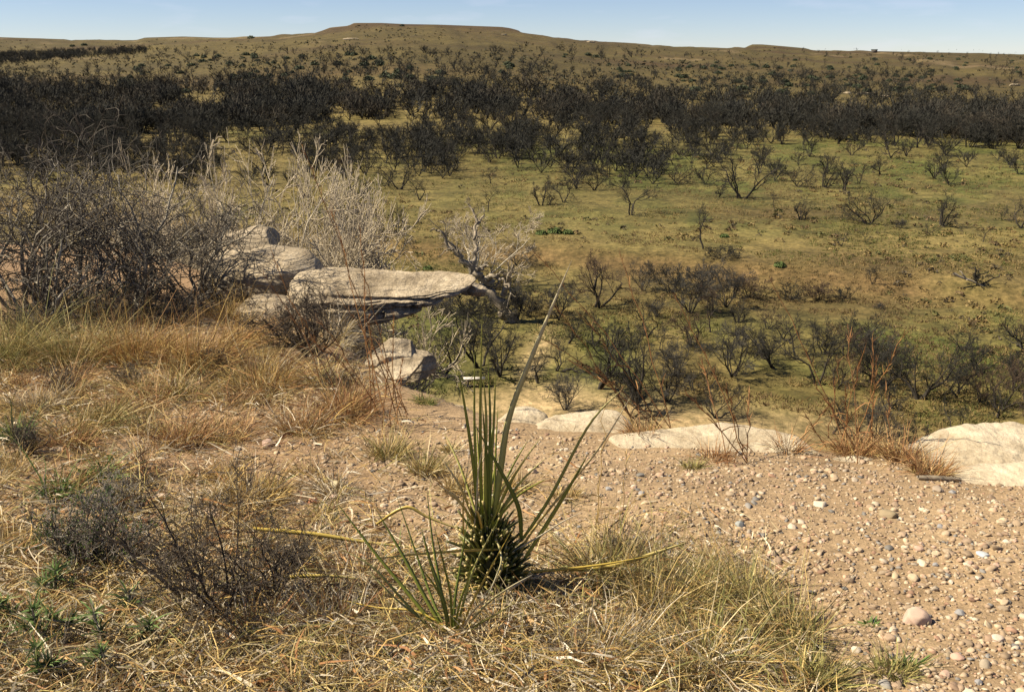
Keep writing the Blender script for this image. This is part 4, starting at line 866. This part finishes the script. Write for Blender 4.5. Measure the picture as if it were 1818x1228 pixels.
shrub('thorn_shrub','dark thorny bare shrub in the left foreground',385,1085,270,330,11,M_thorn,M_thorn,42,r0=.0062,twr=.0013,crook=.24,n1=7,n2=5,n3=3,k1=.5)
shrub('thorn_shrub','smaller fine-twigged dark shrub right of the thorny one',480,1070,190,200,8,M_thorn,M_thorn,43,r0=.005,twr=.0010,n1=6,n2=4,n3=3)
shrub('low_bush','grey-green low bush in the left foreground',150,1010,130,280,26,M_thorn,M_greyt,44,r0=.004,twr=.0012,crook=.2,up=.12,n1=6,n2=4,n3=2,leaf=(np.concatenate([GREEN*.75,PALE[3:]*.6]),2600,.014,.0035))
shrub('low_bush','small grey twiggy bush behind the grey-green one',215,900,80,150,14,M_greyt,M_greyt,45,r0=.003,twr=.0011,n1=6,n2=4,n3=2,leaf=(np.concatenate([PALE[2:],OLIVE]),700,.012,.003))

for i,(px_,py_,h_,w_,lab) in enumerate([(60,600,90,170,'dark dead weed bush at the left foot of the thicket'),(190,590,80,180,'dark dead weed bush below the middle of the thicket'),(310,575,80,160,'dark dead weed bush below the right of the thicket'),(110,700,60,120,'small dead weed in the olive grass at left'),(230,690,60,130,'small dead weed in the middle of the left slope'),(400,665,60,120,'small dead weed left of the golden matted clump'),(40,810,70,130,'small dead weed by the green sprouts at the left edge'),(270,860,55,110,'tiny dead weed above the dark thorny shrub'),(520,1015,90,120,'fine dead weed left of the small yucca'),(600,700,60,110,'fine dead weed at the foot of the rusty stems'),(1120,1000,70,120,'fine dead weed in the grass right of the stump')]):
    shrub('dead_weed', lab, px_, py_, h_, w_, 12, M_thorn, M_thorn if i%2 else M_brush, 300+i, r0=.004, twr=.0011, n1=6, n2=4, n3=2, group='dead weeds on the clifftop')
# leafy plant in the lower left corner: woody pale stalks with blade-like green leaves
r5 = np.random.default_rng(91); p0 = hit_near(np.array(95.), np.array(1130.)); m5 = mpp(p0)
lp = link('leafy_plant', None, loc=p0); tag(lp, 'leafy green plant with pale woody stalks in the lower left corner', 'plant')
for (dx,dy,hx) in [(-95,-10,70),(-60,25,80),(-20,-25,95),(15,20,110),(60,-5,90),(95,25,80),(30,60,70),(-80,60,80),(125,-30,60),(-120,40,90),(-40,-60,70),(70,70,70),(0,-70,60),(-10,90,80),(160,20,60)]:
    b = hit_near(np.array(95.+dx), np.array(1130.+dy))-p0; P = chain(np.array([b]), np.array([[r5.normal()*.5, r5.normal()*.3, 1]]), np.array([hx*m5]), 6, .25, .05, r5)
    V,F,C = tubes(P, (.006*np.linspace(1,.6,6))[None], 5, np.array([(.46,.41,.34)])); st = link('stalk', make_mesh('stalk',V,F,C,True), lp, M_blade)
    n = 75; i = r5.random(n)**.7; q = np.stack([np.interp(i, np.linspace(0,1,6), P[0,:,k]) for k in range(3)],1)
    V,F,C = ribbons(q, r5.normal(size=(n,3))*[.6,.6,.3]+[0,0,.9], .03+.075*r5.random(n), .006, np.zeros((n,3))+[0,0,-.35], pick(np.array([(.15,.22,.075),(.20,.26,.11),(.12,.19,.06),(.42,.38,.26)]),n,r5), 4, .08, r5)
    link('leaves', make_mesh('leaves',V,F,C), lp, M_green)

# ------------------------------------------------------------------ yucca
def leaf_mesh(pts, w, c0, c1, fold=.35, K=18, r=None):
    pts = np.array(pts); t = np.linspace(0,1,len(pts)); u = np.linspace(0,1,K)
    # smooth polyline (Catmull-Rom by cubic weights)
    P = np.zeros((K,3)); n = len(pts)
    for i,a in enumerate(u):
        f = a*(n-1); j = min(int(f), n-2); s = f-j; p0 = pts[max(j-1,0)]; p1 = pts[j]; p2 = pts[j+1]; p3 = pts[min(j+2,n-1)]
        P[i] = .5*((2*p1)+(-p0+p2)*s+(2*p0-5*p1+4*p2-p3)*s*s+(-p0+3*p1-3*p2+p3)*s**3)
    d = nz(np.gradient(P, axis=0)); view = nz(np.array([[.25,-1,.35]])); s = nz(np.cross(d, view)); nrm = np.cross(s, d)
    wd = w*.5*np.clip(np.minimum(1, .75+u*1.2)*(1-u**3.2), .03, 1)
    th = w*.10
    A = P-s*wd[:,None]+nrm*(wd*fold)[:,None]; B = P+s*wd[:,None]+nrm*(wd*fold)[:,None]; Cc = P; Dd = P-nrm*th
    V = np.stack([A,Cc,B,Dd],1).reshape(-1,3); idx = np.arange(K*4).reshape(K,4); nx = np.roll(idx,-1,1)
    q = np.stack([idx[:-1],nx[:-1],nx[1:],idx[1:]],-1).reshape(-1,4)
    k = (u**1.5)[:,None]; col = np.repeat(np.array(c0)*(1-k)+np.array(c1)*k, 4, 0)
    return V, [q], col
YG = (.235,.260,.045); YD = (.135,.170,.032); YY_ = (.55,.40,.08); YP = (.50,.43,.18); YL = (.36,.36,.08); YS = (.58,.51,.37)
def yleaf(parent, p0, pts, Y, wpx, c0, c1, lab=None):
    Ys = np.linspace(Y[0], Y[1], len(pts)); P = np.array([at_y(a,b,yv) for (a,b),yv in zip(pts,Ys)]); m = mpp(P[0])
    V,F,C = leaf_mesh(P-p0, wpx*m*.52, c0, c1); return link('leaf', make_mesh('leaf', V, F, C, True), parent, M_leaf)
yp = hit_near(np.array(868.), np.array(1062.)); YB = yp[1]; my = mpp(yp)
yucca = link('yucca', None, loc=yp); tag(yucca, 'tall yucca with a cut-back stump and a sheaf of long green leaves', 'yucca')
# stump: dome of cropped leaf bases
r6 = np.random.default_rng(95)
ctr = at_y(884, 1064, YB+.06)-yp; top = at_y(858, 925, YB+.03)-yp
v, f = I3; Rw = 62*my; hgt = top[2]-ctr[2]
core = v.copy(); t_ = np.clip((1-v[:,2])/2,0,1); core = np.stack([v[:,0]*Rw*.72, v[:,1]*Rw*.62, np.zeros(len(v))],1)*(.35+.65*t_**.7)[:,None] + ctr + (top-ctr)*(.90-.95*t_)[:,None]
col = np.repeat([[.035,.042,.014]], len(core), 0)*(.6+.6*r6.random((len(core),1)))
stump = link('stump', make_mesh('stump', core, [f], col, True), yucca, M_leaf)
n = 560; t_ = r6.random(n)**.75; tt = r6.random(n)*6.283
rad_ = Rw*(.14+.66*t_**.8); out = np.stack([np.cos(tt), np.sin(tt)*.86, np.zeros(n)],1)
b = ctr + (top-ctr)*(.93-.93*t_)[:,None] + out*rad_[:,None]*.85
dd = nz(out*(.25+.95*t_)[:,None] + np.array([0,0,1.])*(1.05-.85*t_)[:,None] + r6.normal(size=(n,3))*.22); L = .035+.06*r6.random(n)**1.3+.03*(1-t_)
P = np.stack([b, b+dd*(L*.5)[:,None], b+dd*(L*.86)[:,None], b+dd*L[:,None]],1); Rr = .0050*np.array([1,.9,.75,.72])[None]*(.8+.4*r6.random((n,1)))
V,F,C = tubes(P, Rr, 5, np.array([(.13,.135,.034)])*(.25+1.2*r6.random((n,1))))
caps = (np.arange(n)*20)[:,None]+np.array([[15,16,17,18,19]]); C = C.reshape(n,4,5,3); C[:,3] = np.where(r6.random((n,1,1)) < .55, np.array([.54,.42,.18]), np.array([.16,.15,.05]))*(.5+.7*r6.random((n,1,1))); C = C.reshape(-1,3)
o = link('leaf_stubs', make_mesh('leaf_stubs', V, [F[0], caps], C), stump, M_leaf); o['kind'] = 'stuff'
# skirt of pale dead leaf bases
n = 75; a = -2.6+2.9*r6.random(n); b = ctr + np.stack([np.cos(a)*Rw*.75, np.sin(a)*Rw*.75, .02*r6.random(n)],1)
b[:,2] = near_h(b[:,0]+yp[0], b[:,1]+yp[1])-yp[2]+.015+.03*r6.random(n)
V,F,C = ribbons(b, np.stack([np.cos(a)+.3, np.sin(a), -.05+.25*r6.random(n)],1), .06+.10*r6.random(n), .012, np.zeros((n,3))+[0,0,-.25], pick(PALE,n,r6), 4, .02, r6)
o = link('dead_leaf_skirt', make_mesh('dead_leaf_skirt', V, F, C), yucca, M_blade); o['kind'] = 'stuff'
B0 = YB+.02
for i in range(16):   # short thin leaves spreading all round the crown
    a_ = r6.random()*6.283; b0 = top+ctr*0+np.array([math.cos(a_)*.02, math.sin(a_)*.02, -.03]); tip = b0+np.array([math.cos(a_)*(.10+.16*r6.random()), math.sin(a_)*(.10+.16*r6.random()), .12+.22*r6.random()])
    V,F,C = leaf_mesh([b0, (b0+tip)/2+[0,0,.03], tip], .009, [YG,YL,YY_][i%3], [YL,YP,YS][i%3]); link('leaf', make_mesh('leaf', V, F, C, True), yucca, M_leaf)
for pts,w,c0,c1,dy in [([(874,940),(888,835),(905,735),(955,605),(1015,462)],23,YL,YS,.10),([(850,945),(842,840),(828,740),(813,652)],13,YG,YG,-.03),([(856,945),(853,830),(853,700),(856,558)],12,YG,YL,.06),([(862,945),(862,830),(863,740),(858,668)],12,YL,YL,.02),([(868,945),(872,830),(877,740),(880,660)],11,YG,YL,.05),([(846,945),(845,840),(842,740),(843,618)],11,YL,YG,.08),([(866,945),(868,840),(870,740),(866,630)],12,YD,YG,.1),([(870,945),(868,860),(862,790),(856,715)],12,YD,YD,-.06),([(875,950),(878,870),(880,800),(884,722)],10,YG,YL,.12),
   ([(925,955),(920,900),(890,838),(842,752)],16,YD,YD,-.12),([(925,960),(975,885),(1045,755),(1105,690)],12,YG,YP,.05),([(932,990),(975,922),(1010,865),(1046,803)],15,YL,YD,-.06),([(920,990),(950,935),(1060,800),(1122,700)],9,YY_,YS,.1),([(905,974),(824,977),(720,985),(600,1000)],9,YY_,YP,-.25),([(900,985),(960,950),(1000,925),(1035,908)],6,YS,YS,-.05),([(925,1015),(1000,1010),(1080,1000),(1160,985)],10,YY_,YY_,.0),([(890,1095),(945,1112),(1010,1140),(1095,1215)],12,YP,YL,-.35),([(925,1062),(985,1080),(1060,1110),(1130,1150)],10,YP,YP,-.15),([(900,960),(890,1010),(872,1040),(855,1062)],8,YY_,YS,-.25),
   ([(872,935),(890,985),(882,1020),(860,1070)],7,YP,YS,-.22),([(945,1020),(900,1050),(860,1080),(820,1098)],8,YS,YP,-.28),([(823,950),(822,900),(826,860),(834,805)],6,YY_,YS,-.02),([(840,955),(846,890),(850,830),(862,778)],6,YS,YS,-.09)]:
    yleaf(yucca, yp, pts, (B0, B0+dy), w, c0, c1)
yp2 = hit_near(np.array(798.), np.array(1135.)); yuc2 = link('small_yucca', None, loc=yp2); tag(yuc2, 'smaller fan of stiff dark yucca leaves in front of the stump', 'yucca'); B2 = yp2[1]
for pts,w,c0,c1,dy in [([(790,1135),(735,1065),(665,980),(595,888)],13,YG,YD,.12),([(795,1130),(755,1060),(715,985),(668,905)],14,YG,YD,.1),([(788,1140),(720,1070),(660,1005),(600,972)],9,YG,YP,.0),([(797,1130),(770,1070),(745,1000),(700,868)],10,YD,YD,.2),([(800,1128),(785,1060),(765,1000),(748,938)],15,YD,YG,.05),([(805,1130),(808,1060),(818,1000),(832,905)],11,YD,YG,.12),([(808,1130),(825,1060),(845,1000),(880,930)],9,YG,YP,.08),([(812,1130),(840,1065),(870,1010),(906,945)],8,YY_,YY_,.02),([(812,1132),(860,1075),(900,1045),(948,1018)],9,YP,YS,-.05),([(802,1128),(800,1060),(790,1010),(770,930)],9,YG,YD,-.05),([(798,1128),(782,1040),(768,960),(757,862)],9,YD,YD,.15),([(806,1126),(815,1075),(830,1030),(838,985)],8,YG,YL,-.08),([(815,1135),(845,1110),(880,1090),(925,1062)],9,YL,YP,-.12),([(800,1118),(740,1085),(670,1078),(606,1064)],8,YY_,YY_,.1),([(795,1140),(790,1080),(772,1040),(745,1005)],10,YD,YG,-.1),([(792,1138),(750,1100),(700,1060),(655,1010)],8,YD,YP,-.06),([(810,1136),(835,1090),(865,1060),(885,1040)],7,YS,YP,-.15),([(803,1132),(812,1090),(822,1050),(860,965)],8,YG,YL,.1)]:
    yleaf(yuc2, yp2, pts, (B2, B2+dy), w, c0, c1)
for (pts,w,Yv,lab) in [([(450,938),(560,948),(650,962),(750,973)],8,3.35,'long yellow fallen straw lying across the gravel left of the yucca'),([(495,1026),(540,1022),(590,1022),(640,1027)],7,3.0,'short yellow fallen straw left of the small yucca'),([(668,930),(720,900),(760,918),(830,945)],6,3.5,'arched yellow dry stalk behind the small yucca'),([(1010,1010),(1080,1005),(1150,985),(1220,962)],9,3.1,'orange-yellow fallen leaf lying in the grass right of the stump')]:
    P = np.array([at_y(a,b,Yv) for a,b in pts]); P[:,2] = np.maximum(P[:,2], near_h(P[:,0],P[:,1])+.012); V,F,C = leaf_mesh(P-P[0], w*mpp(P[0]), YY_, YP)
    tag(link('fallen_stalk', make_mesh('fallen_stalk',V,F,C,True), mat=M_leaf, loc=P[0]), lab, 'stalk')

# dead stick on the gravel by the dome
P = np.array([at_y(a,b,4.35) for a,b in [(1628,868),(1655,874),(1680,880),(1702,884)]]); P[:,2] = near_h(P[:,0],P[:,1])+.012
V,F,C = tubes((P-P[0])[None], np.array([[.010,.014,.012,.006]]), 7); tag(link('dead_stick', make_mesh('dead_stick',V,F,None,True), mat=M_dead, loc=P[0]), 'short dark dead stick on the gravel below the rock dome', 'stick')

# ------------------------------------------------------------------ trees just below the edge
def edge_tree(name, label, px, topy, Y, seed, mt, mc, basez=None, stems_=3, spread=.4, twr=.008, dense=1.0, r0=.09, crook=.2, group=None):
    t = at_y(px, topy, Y); bz = gz(t[0], t[1]) if basez is None else basez; h = t[2]-bz
    tr, cr = tree_mesh(seed, h, stems=stems_, spread=spread, dense=dense, twr=twr, r0=r0, crook=.15, up=.06, n1=7, n2=5, t1=.38, squeeze=.85)
    e = link(name, None, loc=(t[0],t[1],bz)); tag(e, label, 'tree', group)
    link('trunk', make_mesh('trunk', tr[0], tr[1], None, True), e, mt); link('crown', make_mesh('crown', cr[0], cr[1], None, True), e, mc)
pal_p = []
for i in range(3):
    _t, _c = tree_mesh(770+i, 6.0, stems=4, spread=.42, dense=1.0, twr=.0075, r0=.08, crook=.16, up=.05, n1=8, n2=7, t1=.30); pal_p.append(tree_proto(_t, _c, M_pale, M_palet, 'pale_tree_%d' % i))
for i,q in enumerate([(295,240,15.2,'pale bare tree behind the middle of the left thicket'),(390,228,14.8,'tall pale bare tree behind the right of the thicket'),(450,230,14.4,'palest tall bare tree rising behind the big boulder'),(530,300,13.4,'pale bare tree fanning out right behind the boulders'),(345,258,14.4,'pale brown bare tree low behind the thicket'),(495,262,13.9,'fine-twigged pale tree between the boulder tree and the fanning one'),(235,275,15.0,'pale brown bare tree seen through the left thicket'),(420,268,13.6,'lower pale bare tree just behind the topmost flat slab'),(265,300,14.2,'short pale bare tree low in the left thicket'),(560,345,12.9,'lowest pale twiggy tree at the right end of the pale group')]):
    t = at_y(q[0], q[1], q[2]); bz = gz(t[0], t[1]); h = t[2]-bz
    put_tree('pale_tree', pal_p[i%3], (t[0],t[1],bz), min(h/6.0*.8, .62), i*1.7, q[3], 'tree', 'pale bare trees below the cliff', kz=h/6.0)
_pp = hit_far([830],[512])[0]; _tr, _cr = tree_mesh(710, HP, stems=3, spread=.5, dense=1.2, twr=.010, r0=.07); pale_p = tree_proto(_tr, _cr, M_pale, M_palet, 'pale_tree')
put_tree('pale_tree', pale_p, _pp, 150*mpp(_pp)/HP, 1.0, 'slender pale bare tree behind the gnarled dead trunk')
# gnarled dead trunk past the tip of the ledge
Yd = float(hit_far([905],[572])[0][1]); YK = Yd/13.0
def limb(pts, r0, r1, Y=None, dy=0.0):
    Y = Yd; r0 *= YK*.7; r1 *= YK*.6; dy *= YK
    P = np.array([at_y(a,b,Y+dy*i/len(pts)) for i,(a,b) in enumerate(pts)]); K = 14; t = np.linspace(0,1,len(P)); u = np.linspace(0,1,K)
    Q = np.stack([np.interp(u,t,P[:,k]) for k in range(3)],1); rr = np.random.default_rng(int(pts[0][0]*3+pts[-1][1])); Q[1:-1] += rr.normal(size=(K-2,3))*r0*.35
    return Q, np.linspace(r0,r1,K)*(1+.18*rr.normal(size=K))
LM = [([(905,560),(880,530),(862,508),(845,485),(836,470)],.115,.075,0),([(838,472),(815,455),(795,432),(780,408)],.06,.022,0),([(780,410),(768,407),(764,409)],.022,.010,0),([(838,470),(845,450),(842,420),(848,395)],.055,.028,.3),([(848,395),(840,375),(826,358)],.026,.008,.2),([(848,398),(860,380),(858,365)],.02,.006,.2),([(858,500),(875,490),(890,495),(905,510)],.05,.03,-.3),([(893,525),(906,505),(903,488),(912,470)],.055,.02,-.3),([(903,490),(890,482),(880,490)],.03,.010,-.3),([(906,486),(912,478),(914,468)],.025,.010,-.3),([(868,512),(885,505),(895,488)],.03,.012,.2),([(843,480),(855,474),(868,472)],.05,.02,0),([(850,490),(838,500),(828,495)],.03,.015,0),([(900,552),(905,565),(909,578)],.125,.15,0)]
dp = at_y(907,572,Yd); dead = link('dead_tree', None, loc=dp); tag(dead, 'gnarled dead tree with twisted dark limbs past the ledge tip', 'tree')
for i,(pts,a,b_,dy) in enumerate(LM):
    Q,R = limb(pts,a,b_,dy=dy); V,F,C = tubes((Q-dp)[None], R[None], 8); link('trunk' if i in (0,13) else 'limb', make_mesh('limb',V,F,None,True), dead, M_dead)
r7 = np.random.default_rng(97)
for i in (1,3,4,7): 
    Q,R = limb(LM[i][0],LM[i][1],LM[i][2],dy=LM[i][3]); P1,R1 = sprout((Q-dp)[None],R[None],9,.5,.8,5,.25,.05,r7,.2,.4); P2,R2 = sprout(P1,R1,4,.6,.7,4,.2,.03,r7,.2,.5); V,F,C = merge([tubes(P1,np.maximum(R1,.02),4),tubes(P2,np.maximum(R2,.012),3)]); link('twigs', make_mesh('twigs',V,F,None,True), dead, M_dead)['kind'] = 'stuff'
# fallen pale log far right
fp = hit_far([1735],[508])[0]; fm = mpp(fp); log = link('fallen_tree', None, loc=fp); tag(log, 'fallen dead tree with a pale bare trunk on the right creek bank', 'tree')
M_log = mat('bleached_wood', (.40,.34,.26))
for nm,a,b_,r_,mm in [('trunk',(-45,22),(25,-6),2.6,M_log),('limb',(-20,12),(-35,30),1.6,M_log),('limb',(0,2),(-8,38),2.2,M_bark),('limb',(5,0),(40,22),1.8,M_bark),('limb',(-5,18),(18,30),1.2,M_bark)]:
    Q = np.stack([np.linspace(a[0],b_[0],7)*fm, r7.normal(size=7)*.1, (np.linspace(a[1],b_[1],7)+r7.normal(size=7)*1.2)*fm*.9+.05],1)
    V,F,C = tubes(Q[None], (np.linspace(r_,r_*.5,7)*fm)[None], 6); lo = link(nm, make_mesh(nm,V,F,None,True), log, mm)
tr, cr = tree_mesh(731, 34*fm, stems=4, spread=1.0, dense=1.0, twr=.008, r0=.05); link('crown', make_mesh('crown', cr[0], cr[1]), log, M_twig)
